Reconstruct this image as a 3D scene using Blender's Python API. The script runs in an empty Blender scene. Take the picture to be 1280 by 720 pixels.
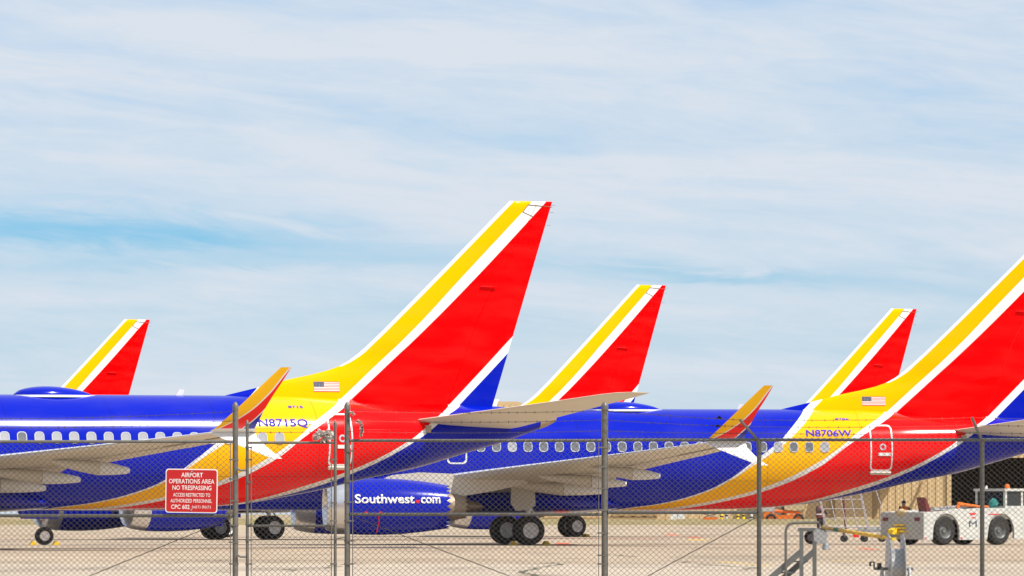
import bpy, bmesh, math, random
from mathutils import Vector, Matrix
random.seed(7)
R = math.radians
scene = bpy.context.scene
COL = scene.collection

# ------------------------------------------------------------------ camera
cam_d = bpy.data.cameras.new('camera')
cam = bpy.data.objects.new('camera', cam_d); COL.objects.link(cam)
cam.location = (0, 0, 1.2); cam.rotation_euler = (R(90), 0, 0)
cam_d.sensor_width = 36; cam_d.lens = 8568 / 1280 * 36
cam_d.shift_y = 282 / 1280
cam_d.clip_start = 1; cam_d.clip_end = 20000
scene.camera = cam

# ------------------------------------------------------------------ light
SUN = Vector((0.48, -0.36, 0.80)).normalized()
sun_d = bpy.data.lights.new('sun', 'SUN'); sun_d.energy = 4.6; sun_d.angle = R(0.53); sun_d.color = (1, 0.95, 0.87)
sun = bpy.data.objects.new('sun', sun_d); COL.objects.link(sun)
sun.rotation_euler = SUN.to_track_quat('Z', 'Y').to_euler(); sun.location = (60, -60, 120)
scene.view_settings.view_transform = 'Standard'; scene.view_settings.look = 'None'
scene.view_settings.gamma = 1; scene.view_settings.use_curve_mapping = False
scene.view_settings.exposure = 0.32
scene.cycles.max_bounces = 6

def N(nt, t, **kw):
    n = nt.nodes.new(t)
    for k, v in kw.items(): setattr(n, k, v)
    return n
def math_node(nt, op, a, b=None, c=None, clamp=False):
    n = N(nt, 'ShaderNodeMath', operation=op); n.use_clamp = clamp
    for i, v in enumerate((a, b, c)):
        if v is None: continue
        if isinstance(v, (int, float)): n.inputs[i].default_value = v
        else: nt.links.new(v, n.inputs[i])
    return n.outputs[0]
def mixc(nt, fac, a, b):
    n = N(nt, 'ShaderNodeMix', data_type='RGBA')
    for sock, v in ((n.inputs['Factor'], fac), (n.inputs['A'], a), (n.inputs['B'], b)):
        if isinstance(v, (int, float)): sock.default_value = v
        elif isinstance(v, tuple): sock.default_value = (*v[:3], 1)
        else: nt.links.new(v, sock)
    return n.outputs['Result']

world = bpy.data.worlds.new('World'); scene.world = world; world.use_nodes = True
wt = world.node_tree; wt.nodes.clear()
sky = N(wt, 'ShaderNodeTexSky', sky_type='NISHITA'); sky.sun_disc = False
sky.sun_elevation = math.asin(SUN.z); sky.sun_rotation = math.atan2(SUN.x, SUN.y)
sky.air_density = 1.0; sky.dust_density = 0.6; sky.ozone_density = 2.5; sky.altitude = 880
tc = N(wt, 'ShaderNodeTexCoord')
sep = N(wt, 'ShaderNodeSeparateXYZ'); wt.links.new(tc.outputs['Generated'], sep.inputs[0])
az = math_node(wt, 'ARCTAN2', sep.outputs[0], sep.outputs[1])
el = math_node(wt, 'ARCSINE', sep.outputs[2])
elt = math_node(wt, 'ADD', el, math_node(wt, 'MULTIPLY', az, 0.09))      # the streaks lean a little
def cloud_noise(sx, sz, scale, detail, off, rough=0.55, dist=0.6):
    cv = N(wt, 'ShaderNodeCombineXYZ')
    wt.links.new(math_node(wt, 'MULTIPLY', az, sx), cv.inputs[0])
    wt.links.new(math_node(wt, 'MULTIPLY', elt, sz), cv.inputs[1])
    cv.inputs[2].default_value = off
    nz = N(wt, 'ShaderNodeTexNoise'); nz.inputs['Scale'].default_value = scale
    nz.inputs['Detail'].default_value = detail; nz.inputs['Roughness'].default_value = rough
    nz.inputs['Distortion'].default_value = dist
    wt.links.new(cv.outputs[0], nz.inputs['Vector'])
    return nz.outputs['Fac']
n1 = cloud_noise(12, 95, 1.0, 6, 3.1)
n2 = cloud_noise(45, 260, 1.0, 8, 8.7, 0.62, 1.2)
n3 = cloud_noise(160, 420, 1.0, 6, 1.3, 0.6, 0.8)
def gap(a0, e0, wa, we, slope):
    # a long thin opening in the veil of cirrus where the blue shows
    da = math_node(wt, 'DIVIDE', math_node(wt, 'SUBTRACT', az, a0), wa)
    e = math_node(wt, 'SUBTRACT', math_node(wt, 'SUBTRACT', el, e0), math_node(wt, 'MULTIPLY', math_node(wt, 'SUBTRACT', az, a0), slope))
    e = math_node(wt, 'ADD', e, math_node(wt, 'MULTIPLY', math_node(wt, 'SUBTRACT', n2, 0.5), 0.0065))
    de = math_node(wt, 'DIVIDE', e, we)
    r2 = math_node(wt, 'ADD', math_node(wt, 'MULTIPLY', da, da), math_node(wt, 'MULTIPLY', de, de))
    return math_node(wt, 'POWER', 2.718, math_node(wt, 'MULTIPLY', r2, -1.0))
g1 = gap(-0.056, 0.0405, 0.034, 0.0027, -0.045)
g2 = gap(0.030, 0.0345, 0.020, 0.0011, -0.07)
g3 = gap(-0.05, 0.0365, 0.03, 0.0011, 0.02)
thin = math_node(wt, 'ADD', math_node(wt, 'MULTIPLY', math_node(wt, 'SUBTRACT', n1, 0.47), 2.3), math_node(wt, 'ADD', math_node(wt, 'MULTIPLY', math_node(wt, 'SUBTRACT', n2, 0.5), 0.9), math_node(wt, 'MULTIPLY', math_node(wt, 'SUBTRACT', n3, 0.5), 0.35)))
veil = math_node(wt, 'ADD', 0.79, math_node(wt, 'MULTIPLY', thin, 0.52))
veil = math_node(wt, 'MINIMUM', math_node(wt, 'MAXIMUM', veil, 0.55), 1.0)
gaps = math_node(wt, 'ADD', math_node(wt, 'MULTIPLY', g1, 0.8), math_node(wt, 'ADD', math_node(wt, 'MULTIPLY', g2, 0.42), math_node(wt, 'MULTIPLY', g3, 0.25)))
gaps = math_node(wt, 'MULTIPLY', gaps, math_node(wt, 'ADD', 0.45, math_node(wt, 'MULTIPLY', n2, 1.1)))
veil = math_node(wt, 'SUBTRACT', veil, gaps, clamp=True)
# the clear sky near the horizon, a little bluer than the raw model at this height
tint = N(wt, 'ShaderNodeMix', data_type='RGBA', blend_type='MULTIPLY'); tint.inputs['Factor'].default_value = 1
wt.links.new(sky.outputs[0], tint.inputs['A']); tint.inputs['B'].default_value = (0.34, 0.68, 1.02, 1)
skyc = mixc(wt, veil, tint.outputs['Result'], (5.65, 6.15, 6.8))
bg = N(wt, 'ShaderNodeBackground'); bg.inputs['Strength'].default_value = 0.1
wt.links.new(skyc, bg.inputs['Color'])
wo = N(wt, 'ShaderNodeOutputWorld'); wt.links.new(bg.outputs[0], wo.inputs['Surface'])

# ------------------------------------------------------------------ materials
def new_mat(name):
    m = bpy.data.materials.new(name); m.use_nodes = True
    return m, m.node_tree, m.node_tree.nodes['Principled BSDF']
def mat(name, col, rough=0.5, metal=0.0, var=0.08, scale=6.0, bump=0.0, bscale=40.0, coat=0.0, spec=0.5):
    m, nt, b = new_mat(name)
    t = N(nt, 'ShaderNodeTexCoord')
    nz = N(nt, 'ShaderNodeTexNoise'); nz.inputs['Scale'].default_value = scale; nz.inputs['Detail'].default_value = 5
    nt.links.new(t.outputs['Object'], nz.inputs['Vector'])
    lo = tuple(max(0, c * (1 - var * 1.6)) for c in col); hi = tuple(min(1, c * (1 + var)) for c in col)
    nt.links.new(mixc(nt, nz.outputs['Fac'], lo, hi), b.inputs['Base Color'])
    rr = N(nt, 'ShaderNodeMapRange'); rr.inputs[3].default_value = max(0.03, rough * 0.85); rr.inputs[4].default_value = min(1, rough * 1.15)
    nt.links.new(nz.outputs['Fac'], rr.inputs[0]); nt.links.new(rr.outputs[0], b.inputs['Roughness'])
    b.inputs['Metallic'].default_value = metal; b.inputs['Coat Weight'].default_value = coat
    b.inputs['Specular IOR Level'].default_value = spec
    base_link = b.inputs['Base Color'].links[0].from_socket
    if bump:
        n2 = N(nt, 'ShaderNodeTexNoise'); n2.inputs['Scale'].default_value = bscale; n2.inputs['Detail'].default_value = 4
        nt.links.new(t.outputs['Object'], n2.inputs['Vector'])
        bp = N(nt, 'ShaderNodeBump'); bp.inputs['Strength'].default_value = bump; bp.inputs['Distance'].default_value = 0.02
        nt.links.new(n2.outputs['Fac'], bp.inputs['Height']); nt.links.new(bp.outputs[0], b.inputs['Normal'])
    return m

BLUE = (0.0008, 0.010, 0.38); YEL = (0.86, 0.43, 0.0); RED = (0.82, 0.0, 0.001); WHT = (0.72, 0.72, 0.71)

def curve_of(nt, sock, pts, z0, z1, u0, u1):
    """u as a function of z, from (u, z) points"""
    fc = N(nt, 'ShaderNodeFloatCurve')
    t = math_node(nt, 'DIVIDE', math_node(nt, 'SUBTRACT', sock, z0), z1 - z0, clamp=True)
    nt.links.new(t, fc.inputs['Value'])
    pts = sorted([((z - z0) / (z1 - z0), (u - u0) / (u1 - u0)) for u, z in pts])
    c = fc.mapping.curves[0]
    fc.mapping.use_clip = False
    full = [(0.0, pts[0][1] - (pts[1][1] - pts[0][1]) / (pts[1][0] - pts[0][0]) * pts[0][0])] + pts if pts[0][0] > 0.001 else pts
    if full[-1][0] < 0.999:
        a, b = full[-2], full[-1]
        full = full + [(1.0, b[1] + (b[1] - a[1]) / (b[0] - a[0]) * (1 - b[0]))]
    c.points[0].location = full[0]; c.points[1].location = full[-1]
    for p in full[1:-1]: c.points.new(*p)
    for p in c.points: p.handle_type = 'AUTO' if len(full) > 4 else 'VECTOR'
    fc.mapping.update()
    return math_node(nt, 'ADD', math_node(nt, 'MULTIPLY', fc.outputs[0], u1 - u0), u0)

def livery(name, edges, z0, z1, cols, le=None, spec=0.2, seams=True):
    m, nt, b = new_mat(name)
    t = N(nt, 'ShaderNodeTexCoord'); s = N(nt, 'ShaderNodeSeparateXYZ'); nt.links.new(t.outputs['Object'], s.inputs[0])
    u, z = s.outputs[0], s.outputs[2]
    c = cols[0]
    for e, nc in zip(edges, cols[1:]):
        eu = curve_of(nt, z, e, z0, z1, -22, 6)
        f = math_node(nt, 'GREATER_THAN', u, eu)
        c = mixc(nt, f, c, nc)
    if le:
        eu = curve_of(nt, z, le, z0, z1, -22, 6)
        f = math_node(nt, 'MULTIPLY', math_node(nt, 'LESS_THAN', u, eu), math_node(nt, 'GREATER_THAN', z, 6.3))
        c = mixc(nt, f, c, (0.70, 0.71, 0.73))
    # faint dust and handling marks
    nz = N(nt, 'ShaderNodeTexNoise'); nz.inputs['Scale'].default_value = 0.7; nz.inputs['Detail'].default_value = 7
    mp = N(nt, 'ShaderNodeMapping'); mp.inputs['Scale'].default_value = (0.6, 1, 2.5)
    nt.links.new(t.outputs['Object'], mp.inputs[0]); nt.links.new(mp.outputs[0], nz.inputs['Vector'])
    rr = N(nt, 'ShaderNodeMapRange'); rr.inputs[3].default_value = 0.10; rr.inputs[4].default_value = 0.22
    nt.links.new(nz.outputs['Fac'], rr.inputs[0]); nt.links.new(rr.outputs[0], b.inputs['Roughness'])
    dirt = N(nt, 'ShaderNodeMapRange'); dirt.inputs[1].default_value = 0.45; dirt.inputs[2].default_value = 0.8; dirt.inputs[3].default_value = 0; dirt.inputs[4].default_value = 0.05
    nt.links.new(nz.outputs['Fac'], dirt.inputs[0])
    nt.links.new(mixc(nt, dirt.outputs[0], c, (0.25, 0.2, 0.15)), b.inputs['Base Color'])
    b.inputs['Specular IOR Level'].default_value = spec
    base_link = b.inputs['Base Color'].links[0].from_socket
    # skin laps: shallow seams along the barrel and round it
    w1 = math_node(nt, 'ABSOLUTE', math_node(nt, 'SUBTRACT', math_node(nt, 'FRACT', math_node(nt, 'MULTIPLY', u, 0.27)), 0.5))
    w2 = math_node(nt, 'ABSOLUTE', math_node(nt, 'SUBTRACT', math_node(nt, 'FRACT', math_node(nt, 'MULTIPLY', z, 0.61)), 0.5))
    h = math_node(nt, 'MULTIPLY', math_node(nt, 'GREATER_THAN', w1, 0.003), math_node(nt, 'GREATER_THAN', w2, 0.007))
    nt.links.new(mixc(nt, math_node(nt, 'MULTIPLY', math_node(nt, 'SUBTRACT', 1.0, h), 0.4 if seams else 0.0), base_link, (0.004, 0.002, 0.004)), b.inputs['Base Color'])   # sealant in the seams
    wv = N(nt, 'ShaderNodeTexNoise'); wv.inputs['Scale'].default_value = 1.6; nt.links.new(t.outputs['Object'], wv.inputs['Vector'])
    h = math_node(nt, 'ADD', h, math_node(nt, 'MULTIPLY', wv.outputs['Fac'], 0.8))
    bp = N(nt, 'ShaderNodeBump'); bp.inputs['Strength'].default_value = 0.25 if seams else 0.1; bp.inputs['Distance'].default_value = 0.006
    nt.links.new(h if seams else wv.outputs['Fac'], bp.inputs['Height']); nt.links.new(bp.outputs[0], b.inputs['Normal'])
    return m

CASC = [BLUE, WHT, YEL, WHT, RED, WHT, BLUE]
E1L = [(-18.6, 1.36), (-18.22, 1.42), (-17.12, 1.57), (-15.64, 1.96), (-14.51, 2.5), (-13.67, 3.11), (-12.96, 3.64), (-12.41, 4.08), (-11.88, 4.61), (-11.29, 5.21), (-11.1, 5.4)]
E1R = [(-18.4, 1.36), (-18.0, 1.42), (-16.93, 1.57), (-15.48, 1.96), (-14.38, 2.5), (-13.46, 3.11), (-12.7, 3.6), (-12.08, 4.08), (-11.5, 4.61), (-10.83, 5.28), (-10.7, 5.4)]
E2L = [(-17.4, 1.30), (-16.29, 1.45), (-14.41, 1.82), (-12.91, 2.27), (-11.38, 2.96), (-10.13, 3.74), (-9.34, 4.36), (-8.05, 5.16), (-7.75, 5.4)]
E2R = [(-16.9, 1.30), (-15.86, 1.42), (-14.39, 1.7), (-12.89, 2.11), (-11.06, 2.93), (-9.75, 3.86), (-9.05, 4.3), (-7.62, 5.16), (-7.3, 5.4)]
E3L = [(-13.2, 1.30), (-11.35, 1.64), (-9.86, 2.05), (-7.81, 2.74), (-5.83, 3.71), (-5.13, 4.19), (-4.58, 4.58), (-3.95, 4.99), (-3.55, 5.4)]
E3R = [(-13.2, 1.25), (-11.29, 1.58), (-9.76, 1.92), (-7.75, 2.61), (-5.58, 3.69), (-4.9, 4.13), (-4.25, 4.58), (-3.45, 5.02), (-3.05, 5.4)]
LE_PTS = [(-12.3, 5.2), (-12.04, 5.27), (-10.82, 5.56), (-9.72, 5.84), (-8.85, 6.02), (-8.0, 6.26), (-7.4, 6.6), (-6.8, 7.1), (-5.92, 7.92), (-1.58, 12.13)]
M = {}
M['fus'] = livery('fuselage_paint', [E1L, E1R, E2L, E2R, E3L, E3R], 1.25, 5.45, CASC)
F1L = [(-11.35, 5.1), (-10.89, 5.55), (-9.5, 6.9), (-4, 12.2)]; F1R = [(-11.0, 5.1), (-10.42, 5.67), (-9.2, 6.9), (-3.8, 12.2)]
M['fin'] = livery('fin_paint', [F1L, F1R, [(-7.97, 5.13), (-5.15, 7.68), (-3.46, 9.4), (-0.76, 12.12)], [(-7.55, 5.15), (-4.72, 7.68), (-2.92, 9.4), (-0.22, 12.12)],
                           [(-3.86, 5.0), (-1.49, 7.38), (2.5, 11.4)], [(-3.45, 5.02), (-1.64, 6.82), (2.9, 11.4)]], 4.9, 12.4, CASC,
                  le=[(u + (0.15 if z > 6.5 else 0.06), z) for u, z in LE_PTS], spec=0.05, seams=False)
M['blue'] = mat('blue_paint', BLUE, 0.16, var=0.05, spec=0.25)
M['yellow'] = mat('winglet_yellow', (0.85, 0.46, 0.0), 0.3, var=0.03)
M['red'] = mat('red_paint', RED, 0.3, var=0.03)
M['white'] = mat('white_paint', (0.70, 0.70, 0.69), 0.35, var=0.05)
M['grey'] = mat('wing_grey_paint', (0.60, 0.555, 0.475), 0.42, var=0.07, scale=1.2)
M['slat'] = mat('slat_metal', (0.70, 0.72, 0.78), 0.30, metal=0.25, var=0.05)
M['metal'] = mat('bare_metal', (0.72, 0.72, 0.74), 0.28, metal=0.9, var=0.06)
M['darkmetal'] = mat('scorched_metal', (0.20, 0.15, 0.11), 0.42, metal=0.8, var=0.25)
M['tan_metal'] = mat('exhaust_metal', (0.36, 0.28, 0.20), 0.5, metal=0.4, var=0.2)
M['black'] = mat('black', (0.012, 0.012, 0.013), 0.6, var=0.3)
M['tyre'] = mat('tyre_rubber', (0.02, 0.019, 0.018), 0.8, var=0.35, scale=9, bump=0.2, bscale=30)
M['rim'] = mat('wheel_rim', (0.85, 0.82, 0.78), 0.45, metal=0.0, var=0.12)
M['pane'] = mat('window_shade', (0.36, 0.37, 0.40), 0.3, var=0.18, scale=2.5)
M['pane_glass'] = mat('window_pane', (0.16, 0.17, 0.19), 0.12, var=0.4, scale=2)
M['wframe'] = mat('window_frame', (0.44, 0.45, 0.50), 0.35, var=0.05)
M['galv'] = mat('galvanised_steel', (0.16, 0.15, 0.13), 0.5, metal=0.3, var=0.3, scale=14, bump=0.08, bscale=60)
M['wire'] = mat('galvanised_wire', (0.10, 0.088, 0.08), 0.5, metal=0.15, var=0.3, scale=3)
M['rust'] = mat('weathered_wire', (0.06, 0.048, 0.04), 0.7, metal=0.2, var=0.35, scale=5)
M['signred'] = mat('sign_red', (0.46, 0.003, 0.004), 0.45, var=0.08)
M['signwhite'] = mat('sign_white', (0.78, 0.77, 0.75), 0.45, var=0.06)
M['flagblue'] = mat('flag_blue', (0.06, 0.065, 0.12), 0.4, var=0.05)
M['flagred'] = mat('flag_red', (0.60, 0.10, 0.08), 0.4, var=0.05)
M['regblue'] = mat('registration_blue', (0.07, 0.045, 0.42), 0.8, var=0.05, spec=0.04)

# ------------------------------------------------------------------ mesh helpers
class MB:
    def __init__(s): s.v = []; s.f = []; s.m = []
    def add(s, vs, fs, mi=0):
        o = len(s.v); s.v += [tuple(v) for v in vs]; s.f += [tuple(i + o for i in f) for f in fs]; s.m += [mi] * len(fs); return s
    def box(s, x0, x1, y0, y1, z0, z1, mi=0, mtx=None):
        vs = [Vector((x, y, z)) for x in (x0, x1) for y in (y0, y1) for z in (z0, z1)]
        if mtx: vs = [mtx @ v for v in vs]
        return s.add(vs, [(0, 1, 3, 2), (4, 6, 7, 5), (0, 4, 5, 1), (2, 3, 7, 6), (0, 2, 6, 4), (1, 5, 7, 3)], mi)
    def tube(s, path, r, n=8, mi=0, cap=True):
        path = [Vector(p) for p in path]; k = len(path)
        rs = r if isinstance(r, (list, tuple)) else [r] * k
        rings = []; ref = None
        for i, p in enumerate(path):
            d = (path[min(i + 1, k - 1)] - path[max(i - 1, 0)]).normalized()
            if ref is None: ref = Vector((0, 0, 1)) if abs(d.z) < 0.9 else Vector((1, 0, 0))
            a = d.cross(ref).normalized(); b = a.cross(d).normalized(); ref = b
            rings.append([p + (a * math.cos(2 * math.pi * j / n) + b * math.sin(2 * math.pi * j / n)) * rs[i] for j in range(n)])
        return s.loft(rings, mi, cap)
    def loft(s, rings, mi=0, cap=True, closed=True):
        n = len(rings[0]); vs = [v for r in rings for v in r]; fs = []
        for i in range(len(rings) - 1):
            for j in range(n if closed else n - 1):
                a, b = i * n + j, i * n + (j + 1) % n
                fs.append((a, b, b + n, a + n))
        if cap: fs.append(tuple(reversed(range(n)))); fs.append(tuple((len(rings) - 1) * n + j for j in range(n)))
        return s.add(vs, fs, mi)
    def prism(s, pts, fn0, fn1, mi=0):
        n = len(pts); vs = [fn0(p) for p in pts] + [fn1(p) for p in pts]
        fs = [tuple(range(n)), tuple(reversed(range(n, 2 * n)))] + [(i, i + n, (i + 1) % n + n, (i + 1) % n) for i in range(n)]
        return s.add(vs, fs, mi)
    def lathe(s, prof, c, axis='x', n=24, mi=0, cap=False, tooth=None):
        """prof: (along, radius)"""
        rings = []
        for k, (a, r) in enumerate(prof):
            ring = []
            for j in range(n):
                t = 2 * math.pi * j / n; aa = a + (tooth[1] * (1 if j % 2 else -1) if tooth and k in tooth[0] else 0)
                p, q = r * math.cos(t), r * math.sin(t)
                ring.append((c[0] + aa, c[1] + p, c[2] + q) if axis == 'x' else (c[0] + p, c[1] + aa, c[2] + q) if axis == 'y' else (c[0] + p, c[1] + q, c[2] + aa))
            rings.append(ring)
        return s.loft(rings, mi, cap)
    def mesh(s, name, mats, smooth=True, angle=35):
        me = bpy.data.meshes.new(name); me.from_pydata(s.v, [], s.f)
        for m in (mats if isinstance(mats, (list, tuple)) else [mats]): me.materials.append(m)
        me.polygons.foreach_set('material_index', s.m)
        bm = bmesh.new(); bm.from_mesh(me); bmesh.ops.recalc_face_normals(bm, faces=bm.faces); bm.to_mesh(me); bm.free()
        if smooth: me.shade_smooth(); me.set_sharp_from_angle(angle=R(angle))
        me.update(); return me
    def build(s, name, mats, parent=None, smooth=True, angle=35):
        return obj(name, s.mesh(name, mats, smooth, angle), parent)
def obj(name, me, parent=None):
    o = bpy.data.objects.new(name, me); COL.objects.link(o)
    if parent: o.parent = parent
    return o
def tag(o, label=None, cat=None, group=None, kind=None):
    if label: o['label'] = label
    if cat: o['category'] = cat
    if group: o['group'] = group
    if kind: o['kind'] = kind
    return o
def empty(name, loc=(0, 0, 0), rz=0, label=None, cat=None, group=None):
    o = bpy.data.objects.new(name, None); COL.objects.link(o); o.location = loc; o.rotation_euler = (0, 0, rz)
    return tag(o, label, cat, group)
def pchip(xs, ys):
    n = len(xs); h = [xs[i + 1] - xs[i] for i in range(n - 1)]; d = [(ys[i + 1] - ys[i]) / h[i] for i in range(n - 1)]
    m = [d[0]] + [0 if d[i - 1] * d[i] <= 0 else 2 * d[i - 1] * d[i] / (d[i - 1] + d[i]) for i in range(1, n - 1)] + [d[-1]]
    def f(x):
        if x <= xs[0]: return ys[0]
        if x >= xs[-1]: return ys[-1]
        i = max(k for k in range(n - 1) if xs[k] <= x); t = (x - xs[i]) / h[i]
        return ((2 * t**3 - 3 * t**2 + 1) * ys[i] + (t**3 - 2 * t**2 + t) * h[i] * m[i] + (-2 * t**3 + 3 * t**2) * ys[i + 1] + (t**3 - t**2) * h[i] * m[i + 1])
    return f
def text_pts(body, bold=0.0):
    """triangulated outline of a piece of text, scaled to a unit box of its own width and cap height"""
    cu = bpy.data.curves.new('t', 'FONT'); cu.body = body; cu.size = 1; cu.offset = bold; cu.resolution_u = 3
    o = bpy.data.objects.new('t', cu); COL.objects.link(o)
    dg = bpy.context.evaluated_depsgraph_get(); me = bpy.data.meshes.new_from_object(o.evaluated_get(dg))
    bpy.data.objects.remove(o); bpy.data.curves.remove(cu)
    return me
def text_mesh(name, body, x0, x1, z0, cap, place, mats, bold=0.0, cuts=0):
    """lay text out between x0 and x1 with its baseline at z0; place(x, z) gives the 3D point"""
    me = text_pts(body, bold)
    xs = [v.co.x for v in me.vertices]; lo, hi = min(xs), max(xs); CAPH = 0.70
    bm = bmesh.new(); bm.from_mesh(me)
    for i in range(1, cuts + 1):
        bmesh.ops.bisect_plane(bm, geom=bm.verts[:] + bm.edges[:] + bm.faces[:], plane_co=(0, -0.25 + i * 1.05 / (cuts + 1), 0), plane_no=(0, 1, 0))
    for v in bm.verts:
        x = x0 + (v.co.x - lo) / (hi - lo) * (x1 - x0); z = z0 + v.co.y / CAPH * cap
        v.co = place(x, z)
    bm.to_mesh(me); bm.free(); me.name = name
    me.materials.clear(); me.materials.append(mats)
    return me

# ------------------------------------------------------------------ ground
def concrete():
    m, nt, b = new_mat('apron_concrete')
    t = N(nt, 'ShaderNodeTexCoord'); s = N(nt, 'ShaderNodeSeparateXYZ'); nt.links.new(t.outputs['Object'], s.inputs[0])
    def nz(scale, detail, sx=1, sy=1, off=0):
        mp = N(nt, 'ShaderNodeMapping'); mp.inputs['Scale'].default_value = (sx, sy, 1); mp.inputs['Location'].default_value = (off, off * .7, 0)
        nt.links.new(t.outputs['Object'], mp.inputs[0]); n = N(nt, 'ShaderNodeTexNoise'); n.inputs['Scale'].default_value = scale; n.inputs['Detail'].default_value = detail
        nt.links.new(mp.outputs[0], n.inputs['Vector']); return n.outputs['Fac']
    c = mixc(nt, nz(.05, 6), (0.36, 0.272, 0.185), (0.52, 0.42, 0.31))
    # slabs of slightly different tone, 6 m square
    sx = math_node(nt, 'FLOOR', math_node(nt, 'DIVIDE', math_node(nt, 'ADD', s.outputs[0], math_node(nt, 'MULTIPLY', s.outputs[1], 0.8)), 6.1)); sy = math_node(nt, 'FLOOR', math_node(nt, 'DIVIDE', s.outputs[1], 7.6))
    cv = N(nt, 'ShaderNodeCombineXYZ'); nt.links.new(sx, cv.inputs[0]); nt.links.new(sy, cv.inputs[1])
    wn = N(nt, 'ShaderNodeTexWhiteNoise', noise_dimensions='2D'); nt.links.new(cv.outputs[0], wn.inputs['Vector'])
    c = mixc(nt, math_node(nt, 'MULTIPLY', wn.outputs['Value'], 0.28), c, (0.30, 0.22, 0.14))
    # long paving lanes: a warm one beyond, a pale one near the fence
    c = mixc(nt, math_node(nt, 'MULTIPLY', math_node(nt, 'LESS_THAN', math_node(nt, 'ADD', s.outputs[1], math_node(nt, 'MULTIPLY', nz(.3, 3), 3)), 165), 0.45), c, (0.52, 0.45, 0.365))
    # joints with dark sealant
    jy = math_node(nt, 'ABSOLUTE', math_node(nt, 'SUBTRACT', math_node(nt, 'FRACT', math_node(nt, 'DIVIDE', s.outputs[1], 7.6)), 0.5))
    j = math_node(nt, 'GREATER_THAN', jy, 0.488)
    c = mixc(nt, math_node(nt, 'MULTIPLY', j, 0.65), c, (0.10, 0.075, 0.055))
    # oil and tyre stains
    st = N(nt, 'ShaderNodeMapRange'); st.inputs[1].default_value = .50; st.inputs[2].default_value = .70; st.inputs[3].default_value = 0; st.inputs[4].default_value = .5
    nt.links.new(nz(1.0, 5, .22, .05, 40), st.inputs[0]); c = mixc(nt, st.outputs[0], c, (0.17, 0.13, 0.095))
    sp = N(nt, 'ShaderNodeMapRange'); sp.inputs[1].default_value = .60; sp.inputs[2].default_value = .66; sp.inputs[3].default_value = 0; sp.inputs[4].default_value = .65
    nt.links.new(nz(2.2, 5, .35, .09, 11), sp.inputs[0]); c = mixc(nt, sp.outputs[0], c, (0.22, 0.165, 0.115))
    nt.links.new(c, b.inputs['Base Color']); b.inputs['Roughness'].default_value = 0.85; b.inputs['Specular IOR Level'].default_value = 0.25
    bp = N(nt, 'ShaderNodeBump'); bp.inputs['Strength'].default_value = .3; bp.inputs['Distance'].default_value = .01
    nt.links.new(nz(3, 5), bp.inputs['Height']); nt.links.new(bp.outputs[0], b.inputs['Normal'])
    return m
M['concrete'] = concrete()
M['dryground'] = mat('dry_ground', (0.36, 0.27, 0.15), 0.95, var=0.3, scale=0.05)
mb = MB(); mb.add([(-4000, -300, 0), (4000, -300, 0), (4000, 720, 0), (-4000, 720, 0)], [(0, 1, 2, 3)]); tag(mb.build('apron', M['concrete'], smooth=False), kind='structure')
mb = MB(); mb.add([(-9000, 720, -.02), (9000, 720, -.02), (9000, 9000, -.02), (-9000, 9000, -.02)], [(0, 1, 2, 3)]); tag(mb.build('terrain', M['dryground'], smooth=False), kind='structure')
M['crack'] = mat('crack_fill', (0.10, 0.09, 0.05), 0.9, var=0.4, scale=3)
M['markred'] = mat('orange_marking', (0.75, 0.12, 0.03), 0.7, var=0.15, scale=3)
M['markyel'] = mat('yellow_marking', (0.62, 0.42, 0.08), 0.7, var=0.15, scale=3)
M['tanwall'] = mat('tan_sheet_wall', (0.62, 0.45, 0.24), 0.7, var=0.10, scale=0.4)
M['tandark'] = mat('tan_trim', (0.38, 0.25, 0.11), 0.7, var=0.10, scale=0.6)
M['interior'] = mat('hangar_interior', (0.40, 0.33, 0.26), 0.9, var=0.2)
M['drygrass'] = mat('dry_grass', (0.30, 0.23, 0.09), 0.95, var=0.5, scale=0.5, bump=0.6, bscale=4)
apron = bpy.data.objects['apron']
def strip(name, pts, w, m, z=0.004, parent=None):
    """a flat wandering band on the ground"""
    mb = MB(); L = []
    for i, (x, y) in enumerate(pts):
        a = pts[max(0, i - 1)]; b = pts[min(len(pts) - 1, i + 1)]; dx, dy = b[0] - a[0], b[1] - a[1]; l = math.hypot(dx, dy)
        ww = w * random.uniform(.6, 1.4); L.append(((x - dy / l * ww, y + dx / l * ww, z), (x + dy / l * ww, y - dx / l * ww, z)))
    mb.add([p for q in L for p in q], [(2 * i, 2 * i + 1, 2 * i + 3, 2 * i + 2) for i in range(len(L) - 1)])
    return mb.build(name, m, parent or apron, smooth=False)
def wander(a, b, n, amp):
    return [(a[0] + (b[0] - a[0]) * i / n + random.uniform(-amp, amp) * .4, a[1] + (b[1] - a[1]) * i / n + random.uniform(-amp, amp)) for i in range(n + 1)]
strip('crack', wander((.30, 129), (.95, 167), 12, .8), .07, M['crack'])
strip('crack', wander((.95, 167), (1.5, 170), 4, .6), .05, M['crack'])
strip('crack', wander((-10.2, 141), (-6.9, 178), 18, 1.5), .03, M['crack'])
strip('crack', wander((-4.8, 142), (-3.4, 165), 10, 1.2), .04, M['crack'])
strip('crack', wander((4.4, 171), (5.3, 146), 10, 1.0), .06, M['crack'])
strip('crack', wander((2.9, 205), (3.2, 188), 6, .8), .06, M['crack'])
strip('crack', wander((9.2, 160), (12.6, 150), 10, 1.2), .05, M['crack'])
def patch(name, x0, x1, y0, y1, m, parent=None):
    mb = MB(); mb.add([(x0, y0, .004), (x1, y0, .004), (x1, y1, .004), (x0, y1, .004)], [(0, 1, 2, 3)]); return mb.build(name, m, parent or apron, smooth=False)
patch('painted_mark', 1.75, 2.3, 266, 279, M['markred']); patch('painted_mark', 8.8, 9.35, 378, 402, M['markred'])
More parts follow.
